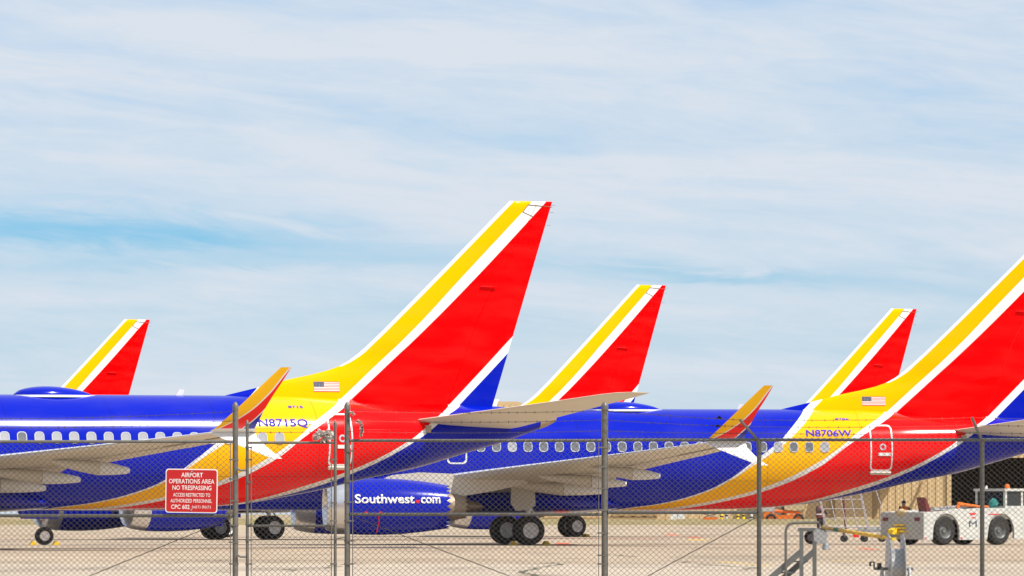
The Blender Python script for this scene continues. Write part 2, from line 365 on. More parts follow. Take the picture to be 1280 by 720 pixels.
patch('painted_mark', 8.9, 9.35, 335, 352, M['markred']); patch('painted_mark', 11.9, 12.25, 228, 238, M['markred'])
patch('painted_mark', 8.0, 8.9, 305, 318, M['markyel']); patch('painted_mark', 1.0, 7.5, 327, 338, M['markred'] if False else mat('faded_red_line', (0.47, 0.27, 0.19), 0.9, var=.2, scale=1))
strip('painted_mark', [(5.2, 172), (5.6, 163), (5.95, 157)], .10, M['markyel'])
strip('painted_mark', [(8.2, 176), (8.9, 168), (9.6, 160)], .07, M['markyel'])
# verge and buildings beyond the apron
mb = MB(); rnd = random.Random(3); nx, ny = 120, 8
vs = []
for j in range(ny + 1):
    for i in range(nx + 1):
        k = j / ny; vs.append((-130 + 260 * i / nx, 715 + 60 * k, -.05 + .55 * math.sin(min(1, k * 1.6) * math.pi / 2) + (rnd.uniform(-.12, .16) if 0 < j else 0)))
mb.add(vs, [(j * (nx + 1) + i, j * (nx + 1) + i + 1, (j + 1) * (nx + 1) + i + 1, (j + 1) * (nx + 1) + i) for j in range(ny) for i in range(nx)])
tag(mb.build('grass_verge', M['drygrass']), kind='structure')
def ribbed(x0, x1, y, z0, z1, pitch=.9, d=.07):
    """profiled sheet wall facing the camera"""
    mb = MB(); n = max(1, int((x1 - x0) / pitch)); p = (x1 - x0) / n
    pts = [(x0, y)]
    for i in range(n):
        a = x0 + i * p; pts += [(a + p * .55, y), (a + p * .62, y - d), (a + p * .9, y - d), (a + p * .97, y)]
    pts.append((x1, y)); k = len(pts)
    mb.add([(x, yy, z0) for x, yy in pts] + [(x, yy, z1) for x, yy in pts], [(i, i + 1, i + 1 + k, i + k) for i in range(k - 1)]); return mb
hg = empty('hangar', (56, 785, 0), 0, 'tan sheet metal hangar with dark open doorway behind the tow tractor', 'building')
def loc(mb, o): mb.v = [(x - o.location.x, y - o.location.y, z) for x, y, z in mb.v]; return mb
def hpart(name, mb, m, o=hg, **k): return loc(mb, o).build(name, m, o, **k)
hpart('wall', ribbed(31.5, 49.8, 785, 0, 10), M['tanwall'], smooth=False); hpart('wall', ribbed(63, 80, 785, 0, 10), M['tanwall'], smooth=False)
hpart('wall', MB().box(31.5, 31.8, 785.1, 825, 0, 10), M['tanwall'], smooth=False); hpart('wall', MB().box(79.7, 80, 785.1, 825, 0, 10), M['tanwall'], smooth=False)
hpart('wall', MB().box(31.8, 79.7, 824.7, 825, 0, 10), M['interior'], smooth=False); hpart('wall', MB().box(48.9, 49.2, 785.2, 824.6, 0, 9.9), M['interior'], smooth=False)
hpart('lintel', ribbed(50.3, 63, 785, 7.6, 10), M['tanwall'], smooth=False); hpart('roof', MB().prism([(31, 10.02), (80.5, 10.02), (55.7, 12.5)], lambda p: (p[0], 784.4, p[1]), lambda p: (p[0], 825.6, p[1])), M['tandark'], smooth=False)
for x in (49.8, 62.5): hpart('door_frame', MB().box(x, x + .5, 784.7, 785.3, 0, 7.8), M['tanwall'], smooth=False)
hpart('door_leaf', MB().box(36.4, 41.8, 784.55, 784.8, .1, 5.2), M['tandark'], smooth=False)
hpart('door_leaf', MB().box(37.0, 41.2, 784.35, 784.56, .25, 4.4), M['tanwall'], smooth=False)
hpart('canopy', MB().prism([(0, 5.3), (-2.4, 4.9), (-2.4, 5.05), (0, 5.6)], lambda p: (35, 784.9 + p[0], p[1]), lambda p: (44, 784.9 + p[0], p[1])), M['tandark'], smooth=False)
for x in (33, 45.6): hpart('brace', MB().tube([(x, 782.4, 0), (x + 1.5, 784.8, 5)], .16, 6), M['tandark'], smooth=False)
sb = empty('storage_building', (18, 790, 0), 0, 'low tan storage building beyond the apron behind the landing gear', 'building')
hpart('wall', ribbed(2.5, 30, 790, 0, 4.6, 1.3), M['tanwall'], sb, smooth=False); hpart('wall', MB().box(2.5, 30, 790.1, 802, 0, 4.6), M['tanwall'], sb, smooth=False)
hpart('roof', MB().prism([(789.3, 4.62), (802.6, 4.62), (796, 6)], lambda p: (2, p[0], p[1]), lambda p: (30.5, p[0], p[1])), M['tandark'], sb, smooth=False)
hpart('ledge', MB().box(3.5, 16.5, 788.6, 789.85, .3, .75), M['tandark'], sb, smooth=False); hpart('ledge', MB().box(11.5, 16.8, 788.9, 789.84, .95, 1.2), M['tandark'], sb, smooth=False)
tb = empty('tall_hangar', (-9, 905, 0), 0, 'tall tan hangar roof peeping out behind the largest fin', 'building')
mb = MB(); cx0, cx1, zt = -26, 2.35, 16.0
prof = [(cx0, 0), (cx0, zt - 1.2), (cx0 + .5, zt - .35), (cx0 + 1.6, zt)] + [(cx1 - 1.6, zt), (cx1 - .5, zt - .35), (cx1, zt - 1.2), (cx1, 0)]
mb.prism(prof, lambda p: (p[0], 905, p[1]), lambda p: (p[0], 935, p[1])); hpart('wall', mb, M['tanwall'], tb, smooth=False)
hpart('wall_cladding', ribbed(cx0 + .6, cx1 - .6, 904.95, 0, zt - .5, .8, .12), M['tanwall'], tb, smooth=False)

# ------------------------------------------------------------------ the airliner, measured in metres: x aft from the fin tip, -y port, z up
ST = [(-46.6, 2.78, 2.70, 0.03), (-46.45, 2.98, 2.5, 0.28), (-46.0, 3.25, 2.22, 0.6), (-45.2, 3.58, 1.95, 0.95), (-44.2, 3.98, 1.7, 1.28), (-43.2, 4.5, 1.52, 1.55),
      (-42.2, 4.9, 1.42, 1.72), (-40.9, 5.14, 1.36, 1.83), (-39.4, 5.23, 1.33, 1.88), (-20, 5.25, 1.32, 1.88), (-14.34, 5.26, 1.36, 1.88), (-12.9, 5.26, 1.42, 1.88),
      (-11.46, 5.26, 1.53, 1.87), (-9.72, 5.25, 1.81, 1.82), (-8.41, 5.2, 2.06, 1.73), (-7.39, 5.16, 2.31, 1.62), (-5.04, 5.02, 2.79, 1.22), (-3.86, 5.0, 3.12, 0.99),
      (-2.68, 4.97, 3.46, 0.76), (-1.79, 4.92, 3.71, 0.58), (-0.54, 4.72, 4.14, 0.3)]
_u = [s[0] for s in ST]
ZT, ZB, HW = (pchip(_u, [s[k] for s in ST]) for k in (1, 2, 3))
def skin(u, z, off=0.0):
    zt, zb, w = ZT(u), ZB(u), HW(u); zc, h = (zt + zb) / 2, (zt - zb) / 2
    k = max(-0.98, min(0.98, (z - zc) / h)); c = math.sqrt(1 - k * k)
    n = Vector((0, -c / w, k / h)).normalized()
    return Vector((u, -w * c, zc + k * h)) + n * off
def skin_n(u, z):
    a = skin(u, z); return (skin(u, z, 1.0) - a)
def fin_le(z):
    pts = LE_PTS
    if z <= pts[0][1]: return pts[0][0]
    for (u0, a), (u1, b) in zip(pts, pts[1:]):
        if z <= b: return u0 + (u1 - u0) * (z - a) / (b - a)
    return pts[-1][0]
FLE = pchip([p[1] for p in LE_PTS], [p[0] for p in LE_PTS])
def fin_te(z): return -2.23 + (z - 4.97) * (2.23 / 7.13)
def fin_t(u, z):
    le, te = FLE(z), fin_te(z); c = te - le; k = max(0, min(1, (u - le) / c))
    tm = 0.27 - max(0, z - 5.2) * 0.024
    a = 0.22 if c < 5.5 else 0.45
    return tm * (math.sqrt(min(1, k / a)) * 0.98 + 0.02 if k < a else max(0.03, 1 - ((k - a) / (1 - a)) ** 1.3))
def foil(le, te, y, z, t, n=9, camber=0.0):
    """closed wing section ring: upper side front to back, lower side back to front"""
    c = te - le; up, lo = [], []
    for i in range(n):
        k = 0.5 - 0.5 * math.cos(math.pi * i / (n - 1)); th = t * c * (1.48 * math.sqrt(k) - 0.63 * k - 1.76 * k**2 + 1.42 * k**3 - 0.508 * k**4)
        up.append((le + k * c, y, z + th + camber * c * 4 * k * (1 - k))); lo.append((le + k * c, y, z - th + camber * c * 4 * k * (1 - k)))
    return up + lo[::-1][1:-1]
def rrect(w, h, r, n=4):
    pts = []
    for cx, cz, a0 in ((w / 2 - r, h / 2 - r, 0), (-w / 2 + r, h / 2 - r, 90), (-w / 2 + r, -h / 2 + r, 180), (w / 2 - r, -h / 2 + r, 270)):
        for i in range(n + 1):
            a = R(a0 + 90 * i / n); pts.append((cx + r * math.cos(a), cz + r * math.sin(a)))
    return pts
def ring_mesh(name, outer, inner, place, d0, d1, m):
    mb = MB(); n = len(outer)
    rings = [[place(p, d0) for p in outer], [place(p, d1) for p in outer], [place(p, d1) for p in inner], [place(p, d0) for p in inner]]
    mb.loft(rings, 0, cap=False); return mb.mesh(name, m, smooth=False)

PM = {}   # meshes shared between the aircraft
def pm(name, mb, mats, **k): PM[name] = mb.mesh(name, mats, **k); return PM[name]

# fuselage barrel
us = [-46.6 + i * 0.16 for i in range(10)] + [-45 + i * 0.4 for i in range(19)] + [-37.4 + i * 1.0 for i in range(21)] + [-16.4 + i * 0.32 for i in range(50)]
us = [u for u in us if u < -0.55] + [-0.54]
mb = MB(); rings = []
for u in us:
    zt, zb, w = ZT(u), ZB(u), HW(u)
    rings.append([(u, w * math.cos(2 * math.pi * j / 56), (zt + zb) / 2 + (zt - zb) / 2 * math.sin(2 * math.pi * j / 56)) for j in range(56)])
mb.loft(rings); pm('fuselage', mb, M['fus'], angle=60)
mb = MB()
mb.loft([[(u, w * math.cos(2 * math.pi * j / 24), zc + h * math.sin(2 * math.pi * j / 24)) for j in range(24)] for u, w, h, zc in
         ((-0.535, 0.31, 0.30, 4.43), (-0.2, 0.24, 0.235, 4.48), (0.08, 0.17, 0.14, 4.53), (0.13, 0.12, 0.10, 4.54), (0.05, 0.10, 0.08, 4.54))])
pm('tail_cone', mb, M['tan_metal'])
# wing to body fairing under the belly
mb = MB()
mb.loft([[(u, w * math.cos(2 * math.pi * j / 24), zc + h * math.sin(2 * math.pi * j / 24)) for j in range(24)] for u, w, h, zc in
         ((-30.0, 0.6, 0.1, 1.55), (-29, 1.4, 0.32, 1.6), (-27, 1.95, 0.5, 1.72), (-23, 2.05, 0.56, 1.75), (-20.3, 1.9, 0.46, 1.7), (-18.9, 1.2, 0.25, 1.58), (-18.2, 0.4, 0.08, 1.5))])
pm('belly_fairing', mb, M['blue'])
# cockpit windows
for k_, (a, b) in enumerate((((-44.05, 4.0), (-43.45, 4.3)), ((-43.4, 4.0), (-42.8, 4.42)), ((-42.72, 4.02), (-42.3, 4.4)))):
    for sgn, nm in ((-1, 'l'), (1, 'r')):
        pts = [skin(a[0], a[1], .012), skin(b[0], a[1] - .04, .012), skin(b[0], b[1], .012), skin(a[0] + .1, b[1] - .12, .012)]
        mb = MB(); mb.add([(p.x, p.y * -sgn, p.z) for p in pts], [(0, 1, 2, 3)]); pm(f'cockpit_{nm}{k_}', mb, M['black'], smooth=False)
# fin and rudder
def fin_rings(f0, f1, gap0=0.0, n=10):
    rings = []
    zs = [4.75, 5.0, 5.2, 5.3, 5.42, 5.56, 5.7, 5.85, 6.0, 6.15, 6.3, 6.5, 6.75, 7.0, 7.4, 7.9, 9, 10, 11, 11.9, 12.06, 12.12]
    for z in zs:
        a, b = f0(z) + gap0, f1(z); up = []
        shrink = 1 if z < 12.0 else (0.75 if z < 12.1 else 0.3)
        for i in range(n):
            k = 0.5 - 0.5 * math.cos(math.pi * i / (n - 1)); u = a + (b - a) * k
            up.append((u, fin_t(u, min(z, 12.0)) * shrink, z))
        rings.append([(u, -y, z) for u, y, z in up] + [(u, y, z) for u, y, z in up[::-1]])
    return rings
def hinge(z): return fin_le(z) + (fin_te(z) - fin_le(z)) * 0.66 if z > 8 else (-3.95 + (z - 5) * ((fin_le(8) + (fin_te(8) - fin_le(8)) * 0.66) + 3.95) / 3)
mb = MB(); mb.loft(fin_rings(FLE, hinge)); pm('fin', mb, M['fin'], angle=50)
mb = MB(); mb.loft(fin_rings(hinge, fin_te, 0.018)); pm('rudder', mb, M['fin'], angle=50)
mb = MB()   # mass balance horn outline and fittings on the rudder tip
for a, b in (((-1.13, 11.74), (-0.92, 12.0)), ((-1.13, 11.74), (-0.72, 11.58)), ((-0.92, 12.0), (0.0, 11.93))):
    for sgn in (-1, 1):
        mb.tube([(a[0], sgn * (fin_t(a[0], a[1]) + .004), a[1]), (b[0], sgn * (fin_t(b[0], b[1]) + .004), b[1])], 0.012, 4)
pm('rudder_horn_seam', mb, M['darkmetal'])
for i, (u, z) in enumerate(((-0.02, 12.0), (-0.08, 11.75), (-0.2, 11.3))):
    mb = MB(); mb.tube([(u, 0, z), (u + 0.14, 0, z - 0.01)], 0.005, 4); pm(f'static_wick{i}', mb, M['black'])
mb = MB(); mb.loft([foil(-2.75, -2.1, y, 9.12, 0.045) for y in (-0.205, -0.13)]); pm('fin_antenna', mb, M['red'])
# tailplane
def tailplane(sgn):
    mb = MB(); secs = []
    for v, le, te, z, t, dz in ((0.55, -5.75, -1.75, 4.40, 0.05, -.24), (1.1, -5.45, -1.6, 4.44, 0.05, -.22), (3.2, -3.75, -0.85, 4.73, 0.05, -.16), (5.2, -2.1, -0.1, 5.02, 0.05, -.10), (6.7, -0.9, 0.52, 5.25, 0.05, -.05), (7.05, -0.45, 0.7, 5.31, 0.045, -.03), (7.2, 0.1, 0.78, 5.34, 0.03, -.02)):
        secs.append([(p[0], p[1], p[2] + dz * (p[0] - le) / (te - le)) for p in foil(le, te, sgn * v, z, t)])
    mb.loft(secs)
    return mb
pm('tailplane_l', tailplane(-1), M['grey']); pm('tailplane_r', tailplane(1), M['grey'])
# wings
WS = [(0.9, -28.3, -18.6, 2.20, .075), (1.88, -27.7, -18.9, 2.30, .07), (3.0, -27.0, -19.15, 2.42, .066), (4.4, -26.1, -19.35, 2.58, .062), (5.9, -25.15, -19.5, 2.74, .058), (8, -23.85, -18.9, 2.94, .055), (11, -21.95, -18.15, 3.22, .052), (14, -20.05, -17.4, 3.50, .05), (16.4, -18.55, -16.85, 3.73, .05), (17.0, -18.15, -16.7, 3.80, .05)]
def wing(sgn):
    mb = MB(); mb.loft([foil(le, te, sgn * v, z, t, 11) for v, le, te, z, t in WS])
    n = 20
    for fi, f in enumerate(mb.f):
        if len(f) == 4:
            js = [i % n for i in f]
            if all(j in (0, 1, 2, 18, 19) for j in js): mb.m[fi] = 1
    return mb
pm('wing_l', wing(-1), [M['grey'], M['slat']]); pm('wing_r', wing(1), [M['grey'], M['slat']])
def wing_at(v, k):
    for a, b in zip(WS, WS[1:]):
        if a[0] <= v <= b[0]:
            t = (v - a[0]) / (b[0] - a[0]); le, te, z = (a[i] + (b[i] - a[i]) * t for i in (1, 2, 3)); return le + (te - le) * k, z
def fairing(sgn, v, k0, over, h):
    u0, z = wing_at(v, k0); u1 = wing_at(v, 1.0)[0] + over; L = u1 - u0
    def sec(k, hw, hh, dz): return [(u0 + L * k, sgn * v + hw * math.cos(2 * math.pi * j / 12), z - 0.12 - dz + hh * math.sin(2 * math.pi * j / 12)) for j in range(12)]
    fr = MB(); fr.loft([sec(0, .02, .02, .05), sec(.12, .11, .12, .12), sec(.35, .17, h * .8, .2), sec(.6, .19, h, .28)])
    rr = MB(); rr.loft([sec(.605, .188, h * .98, .28), sec(.8, .17, h * .78, .32), sec(.97, .12, h * .45, .36), sec(1, .08, h * .33, .36)])
    return fr, rr
FAIR = [(4.0, 0.36, -.45, .25), (6.6, 0.36, -.05, .24), (9.6, 0.36, -.1, .24)]
for sgn, nm in ((-1, 'l'), (1, 'r')):
    for i, fa in enumerate(FAIR):
        a, b = fairing(sgn, *fa); pm(f'ff_{nm}{i}', a, M['grey']); pm(f'fr_{nm}{i}', b, M['white'])
    # trailing flap slot seam and aileron
    mb = MB()
    for va, vb, k in ((6.3, 12.6, .74), (12.8, 16.4, .72)):
        p, q = wing_at(va, k), wing_at(vb, k)
        ta, tb = wing_at(va, 1)[0], wing_at(vb, 1)[0]
        mb.add([(p[0], sgn * va, p[1] - .10), (q[0], sgn * vb, q[1] - .075), (tb + .05, sgn * vb, q[1] - .06), (ta + .05, sgn * va, p[1] - .07),
                (p[0], sgn * va, p[1] - .06), (q[0], sgn * vb, q[1] - .04), (tb + .05, sgn * vb, q[1] - .04), (ta + .05, sgn * va, p[1] - .045)],
               [(0, 1, 2, 3), (7, 6, 5, 4), (0, 4, 5, 1), (1, 5, 6, 2), (2, 6, 7, 3), (3, 7, 4, 0)])
    pm('flap_' + nm, mb, M['grey'], smooth=False)
# split winglet: the upper blade with its three paint bands, the lower white strake
def wl_mat():
    m, nt, b = new_mat('winglet_paint')
    t = N(nt, 'ShaderNodeTexCoord'); s = N(nt, 'ShaderNodeSeparateXYZ'); nt.links.new(t.outputs['Object'], s.inputs[0])
    c = (0.85, 0.46, 0.0)
    c1 = [(-18.3, 3.8), (-18.05, 3.92), (-17.35, 4.33), (-16.72, 4.9), (-16.2, 5.6), (-15.85, 6.1)]
    c2 = [(-17.55, 3.7), (-17.3, 3.9), (-17.0, 4.18), (-16.75, 4.44), (-16.3, 5.0), (-15.4, 6.1)]
    for pts, w, col in ((c1, 0.0, WHT), (c1, 0.055, RED), (c2, 0.0, WHT), (c2, 0.055, BLUE)):
        eu = curve_of(nt, s.outputs[2], [(u + w, z) for u, z in pts], 3.6, 6.1, -22, 6)
        c = mixc(nt, math_node(nt, 'GREATER_THAN', s.outputs[0], eu), c, col)
    c = mixc(nt, math_node(nt, 'LESS_THAN', s.outputs[2], 3.9), c, WHT)
    nt.links.new(c, b.inputs['Base Color']); b.inputs['Roughness'].default_value = 0.3
    return m
M['wl'] = wl_mat()
WL = [(17.0, -18.3, -16.72, 3.82, .045), (17.2, -18.2, -16.87, 3.90, .04), (17.42, -17.98, -16.8, 4.15, .036), (17.62, -17.64, -16.68, 4.5, .034), (17.82, -17.2, -16.46, 4.95, .034), (18.0, -16.76, -16.2, 5.4, .034), (18.12, -16.46, -16.04, 5.7, .034), (18.18, -16.32, -15.97, 5.84, .03)]
def blade(sgn, secs, flip=False):
    mb = MB(); rings = []
    for v, le, te, z, t in secs:
        r = foil(le, te, 0, 0, t, 7); tilt = 0.15 if v < 17.1 and not flip else 1.0
        rings.append([(p[0], sgn * v + sgn * (-1 if not flip else 1) * p[2] * tilt, z + p[2] * (1 - tilt)) for p in r])
    mb.loft(rings); return mb
SK = [(16.95, -18.3, -16.75, 3.78, .05), (17.1, -18.0, -16.75, 3.62, .045), (17.3, -17.3, -16.5, 3.32, .04), (17.42, -16.55, -16.15, 3.02, .04), (17.44, -16.3, -16.02, 2.95, .03)]
for sgn, nm in ((-1, 'l'), (1, 'r')):
    pm('winglet_' + nm, blade(sgn, WL), M['wl']); pm('strake_' + nm, blade(sgn, SK, True), M['white'])
# engines
EZ, EU, EV = 1.47, -30.6, 4.83
for sgn, nm in ((-1, 'l'), (1, 'r')):
    c = (EU, sgn * EV, EZ)
    mb = MB(); mb.lathe([(0.78, 1.045), (1.4, 1.075), (2.1, 1.08), (2.9, 1.05), (3.7, 0.97), (4.3, 0.885), (4.62, 0.84), (4.60, 0.81), (3.4, 0.80)], c, n=48, tooth=((6, 7), .09))
    pm('nacelle_' + nm, mb, M['blue'])
    mb = MB(); mb.lathe([(0.78, 1.04), (0.45, 0.995), (0.2, 0.945), (0.06, 0.9), (0.0, 0.85), (0.05, 0.805), (0.2, 0.775), (0.5, 0.76)], c, n=48)
    pm('lip_' + nm, mb, M['metal'])
    mb = MB(); mb.lathe([(0.5, 0.76), (1.0, 0.78), (1.6, 0.79), (1.62, 0.02)], c, n=48, mi=0); mb.lathe([(0.95, 0.01), (1.15, 0.13), (1.4, 0.21), (1.6, 0.25)], c, n=20, mi=1)
    pm('duct_' + nm, mb, [M['grey'], M['black']])
    mb = MB()
    for j in range(18):
        a = 2 * math.pi * j / 18; da = 0.2
        pts = []
        for r, sw in ((0.22, 0), (0.5, .06), (0.77, .02)):
            for d in (-1, 1):
                t = a + sw + d * da * (0.5 + 0.3 * r) * 0.75; pts.append((EU + 1.45 + d * 0.07, c[1] + r * math.cos(t), c[2] + r * math.sin(t)))
        mb.add(pts, [(0, 1, 3, 2), (2, 3, 5, 4)])
    pm('fan_' + nm, mb, M['black'], smooth=False)
    mb = MB(); mb.lathe([(3.4, 0.62), (4.4, 0.60), (4.9, 0.53), (5.35, 0.44), (5.33, 0.40), (4.6, 0.42)], c, n=32, tooth=((3, 4), .05), mi=0)
    mb.lathe([(4.6, 0.36), (5.3, 0.30), (5.9, 0.14), (6.05, 0.02)], c, n=20, mi=1)
    pm('core_' + nm, mb, [M['tan_metal'], M['darkmetal']])
    mb = MB(); pts = [(EU + 2.0, 2.45), (EU + 2.6, 2.66), (EU + 3.6, 2.76), (EU + 4.6, 2.72), (EU + 7.4, 2.55), (EU + 7.8, 2.36), (EU + 6.4, 2.05), (EU + 5.2, 1.86), (EU + 4.5, 2.0), (EU + 3.6, 2.3)]
    mb.prism(pts, lambda p: (p[0], c[1] - .2, p[1]), lambda p: (p[0], c[1] + .2, p[1])); pm('pylon_' + nm, mb, M['grey'], smooth=False)
    mb = MB(); s2 = sgn * 0.62
    mb.add([(EU + 1.5, c[1] - s2 * 1.2, EZ + .82), (EU + 2.6, c[1] - s2 * 1.2, EZ + .82), (EU + 2.5, c[1] - s2 * 1.7, EZ + 1.15), (EU + 2.2, c[1] - s2 * 1.6, EZ + 1.08),
            (EU + 1.5, c[1] - s2 * 1.22, EZ + .79), (EU + 2.6, c[1] - s2 * 1.22, EZ + .79), (EU + 2.5, c[1] - s2 * 1.72, EZ + 1.13), (EU + 2.2, c[1] - s2 * 1.62, EZ + 1.06)],
           [(0, 1, 2, 3), (7, 6, 5, 4), (0, 4, 5, 1), (1, 5, 6, 2), (2, 6, 7, 3), (3, 7, 4, 0)])
    pm('chine_' + nm, mb, M['blue'], smooth=False)
# landing gear
def wheel_meshes(key, r, w):
    tp = [(-w * .5, r * .55), (-w * .5, r * .80), (-w * .42, r * .93), (-w * .25, r * .99), (0, r), (w * .25, r * .99), (w * .42, r * .93), (w * .5, r * .80), (w * .5, r * .55)]
    mb = MB(); mb.lathe(tp, (0, 0, 0), 'y', 32); pm(key + '_tyre', mb, M['tyre'])
    mb = MB(); mb.lathe([(-w * .36, 0.01), (-w * .40, r * .12), (-w * .30, r * .16), (-w * .30, r * .36), (-w * .44, r * .48), (-w * .47, r * .57), (w * .47, r * .57), (w * .44, r * .48), (w * .3, r * .3), (w * .3, .01)], (0, 0, 0), 'y', 28)
    for j in range(10):
        a = 2 * math.pi * j / 10
        for sg in (-1, 1): mb.lathe([(sg * w * .30, r * .035), (sg * w * .345, r * .03), (sg * w * .35, .002)], (r * .27 * math.cos(a), 0, r * .27 * math.sin(a)), 'y', 6)
    pm(key + '_rim', mb, M['rim'])
wheel_meshes('main', 0.555, 0.40); wheel_meshes('nose', 0.345, 0.22)
GU, GV, NU = -22.5, 2.86, -40.8
for sgn, nm in ((-1, 'l'), (1, 'r')):
    mb = MB(); mb.tube([(GU - .1, sgn * (GV - .05), 2.35), (GU, sgn * GV, 1.35)], .16, 12); mb.tube([(GU, sgn * GV, 1.4), (GU, sgn * GV, .55)], .10, 12)
    mb.tube([(GU, sgn * (GV - .62), .555), (GU, sgn * (GV + .62), .555)], .075, 10); mb.tube([(GU, sgn * (GV - .1), 1.2), (GU + .1, sgn * 1.0, 2.0)], .06, 8)
    mb.tube([(GU + .12, sgn * GV, 1.35), (GU + .42, sgn * GV, 1.0), (GU + .12, sgn * GV, .65)], .035, 6)
    pm('strut_' + nm, mb, M['rim'])
    mb = MB(); pts = [(GU - .72, 2.35), (GU + .18, 2.25), (GU + .22, 1.5), (GU - .05, 1.34), (GU - .55, 1.3), (GU - .74, 1.6)]
    mb.prism(pts, lambda p: (p[0], sgn * (GV + .34), p[1]), lambda p: (p[0], sgn * (GV + .38), p[1])); pm('gdoor_' + nm, mb, M['grey'], smooth=False)
mb = MB(); mb.tube([(NU + .25, 0, 1.6), (NU, 0, .8)], .10, 12); mb.tube([(NU, 0, .85), (NU, 0, .34)], .065, 10); mb.tube([(NU, -.32, .345), (NU, .32, .345)], .05, 8); mb.tube([(NU + .1, 0, 1.1), (NU + 1.0, 0, 1.6)], .05, 8)
mb.box(NU - .14, NU - .08, -.1, .1, .95, 1.15)
pm('nstrut', mb, M['rim'])
for sgn, nm in ((-1, 'l'), (1, 'r')):
    mb = MB(); pts = [(NU - 1.05, 1.45), (NU + .55, 1.42), (NU + .5, 1.0), (NU - .85, 1.0)]
    mb.prism(pts, lambda p: (p[0], sgn * (.42 + (1.42 - p[1]) * .3), p[1]), lambda p: (p[0], sgn * (.45 + (1.42 - p[1]) * .3), p[1])); pm('ndoor_' + nm, mb, M['blue'], smooth=False)
# radome, antennas
mb = MB(); rings = []
for i in range(15):
    k = i / 14; u = -19.64 + 2.74 * k; p = max(0.02, math.sin(math.pi * k ** 0.8)) ** 0.62
    rings.append([(u, 0.62 * p * math.cos(math.pi * (0.5 - j / 12)), 5.26 + 0.30 * p * math.sin(math.pi * j / 12)) for j in range(13)])
    rings[-1] = [(u, 0.62 * p * math.cos(math.pi * j / 12), 5.24 + 0.30 * p * math.sin(math.pi * j / 12)) for j in range(13)]
mb.loft(rings, closed=False, cap=False); pm('radome', mb, M['blue'])
mb = MB()
rings = []
for i in range(17):
    k = i / 16; u = -19.85 + 3.2 * k; p = max(0.02, math.sin(math.pi * k)) ** 0.5
    rings.append([(u, -0.72 * p, 5.16), (u, -0.70 * p, 5.235), (u, 0.70 * p, 5.235), (u, 0.72 * p, 5.16)])
mb.loft(rings); pm('radome_skirt', mb, M['white'], smooth=False)
mb = MB(); mb.prism([(-13.9, 5.2), (-13.62, 5.2), (-13.55, 5.45), (-13.74, 5.46)], lambda p: (p[0], -.03, p[1]), lambda p: (p[0], .03, p[1])); pm('blade_antenna', mb, M['white'], smooth=False)
mb = MB(); mb.prism([(-5.2, 4.25), (-4.98, 4.25), (-5.0, 4.0), (-5.12, 4.0)], lambda p: (p[0], -1.3, p[1]), lambda p: (p[0], -1.18, p[1])); pm('tail_probe', mb, M['tan_metal'], smooth=False)
# cabin window and door pieces
o_, i_ = rrect(.35, .41, .13), rrect(.285, .345, .105)
PM['wframe'] = ring_mesh('window_frame', o_, i_, lambda p, d: (p[0], -d, p[1]), 0.0, 0.014, M['wframe'])
for key, m in (('wpane', M['pane']), ('wpane_b', M['pane_glass'])):
    mb = MB(); mb.add([(p[0], -0.006, p[1]) for p in i_], [tuple(range(len(i_)))]); pm(key, mb, m, smooth=False)
def door_ring(u0, u1, z0, z1, wdt):
    cu, cz = (u0 + u1) / 2, (z0 + z1) / 2; n = 6
    def dense(pts):
        out = []
        for a, b in zip(pts, pts[1:] + pts[:1]):
            k = max(1, int(math.hypot(b[0] - a[0], b[1] - a[1]) / .12)); out += [(a[0] + (b[0] - a[0]) * i / k, a[1] + (b[1] - a[1]) * i / k) for i in range(k)]
        return out
    O = dense(rrect(u1 - u0, z1 - z0, .17)); I = [(x * (1 - 2 * wdt / (u1 - u0)), z * (1 - 2 * wdt / (z1 - z0))) for x, z in O]
    return O, I, lambda p, d: skin(cu + p[0], cz + p[1], d)
O, I, pl = door_ring(-8.9, -8.0, 2.84, 4.64, .055); PM['door'] = ring_mesh('door', O, I, pl, -.01, .014, M['white'])
O, I, pl = door_ring(-25.5, -24.72, 3.1, 4.3, .06); PM['exit'] = ring_mesh('exit', O, I, pl, -.01, .014, M['white'])
O, I, pl = door_ring(-26.9, -26.12, 3.1, 4.3, .06); PM['exit2'] = ring_mesh('exit', O, I, pl, -.01, .014, M['white'])
mb = MB(); c8 = [(math.cos(2 * math.pi * j / 20), math.sin(2 * math.pi * j / 20)) for j in range(20)]
PM['dwin'] = ring_mesh('door_window', [(x * .13, z * .13) for x, z in c8], [(x * .075, z * .075) for x, z in c8], lambda p, d: skin(-8.4 + p[0], 3.78 + p[1], d), -.01, .02, M['wframe'])
mb = MB(); mb.prism([(-.23, -.06), (.26, -.06), (.26, .06), (-.23, .06)], lambda p: skin(-8.35 + p[0], 3.5 + p[1], .0), lambda p: skin(-8.35 + p[0], 3.5 + p[1], .03)); pm('dhandle', mb, M['white'], smooth=False)
mb = MB(); mb.prism([(-.42, -.04), (.42, -.04), (.42, .04), (-.42, .04)], lambda p: skin(-8.45 + p[0], 2.8 + p[1], -.02), lambda p: skin(-8.45 + p[0], 2.8 + p[1], .10)); pm('dsill', mb, M['grey'], smooth=False)
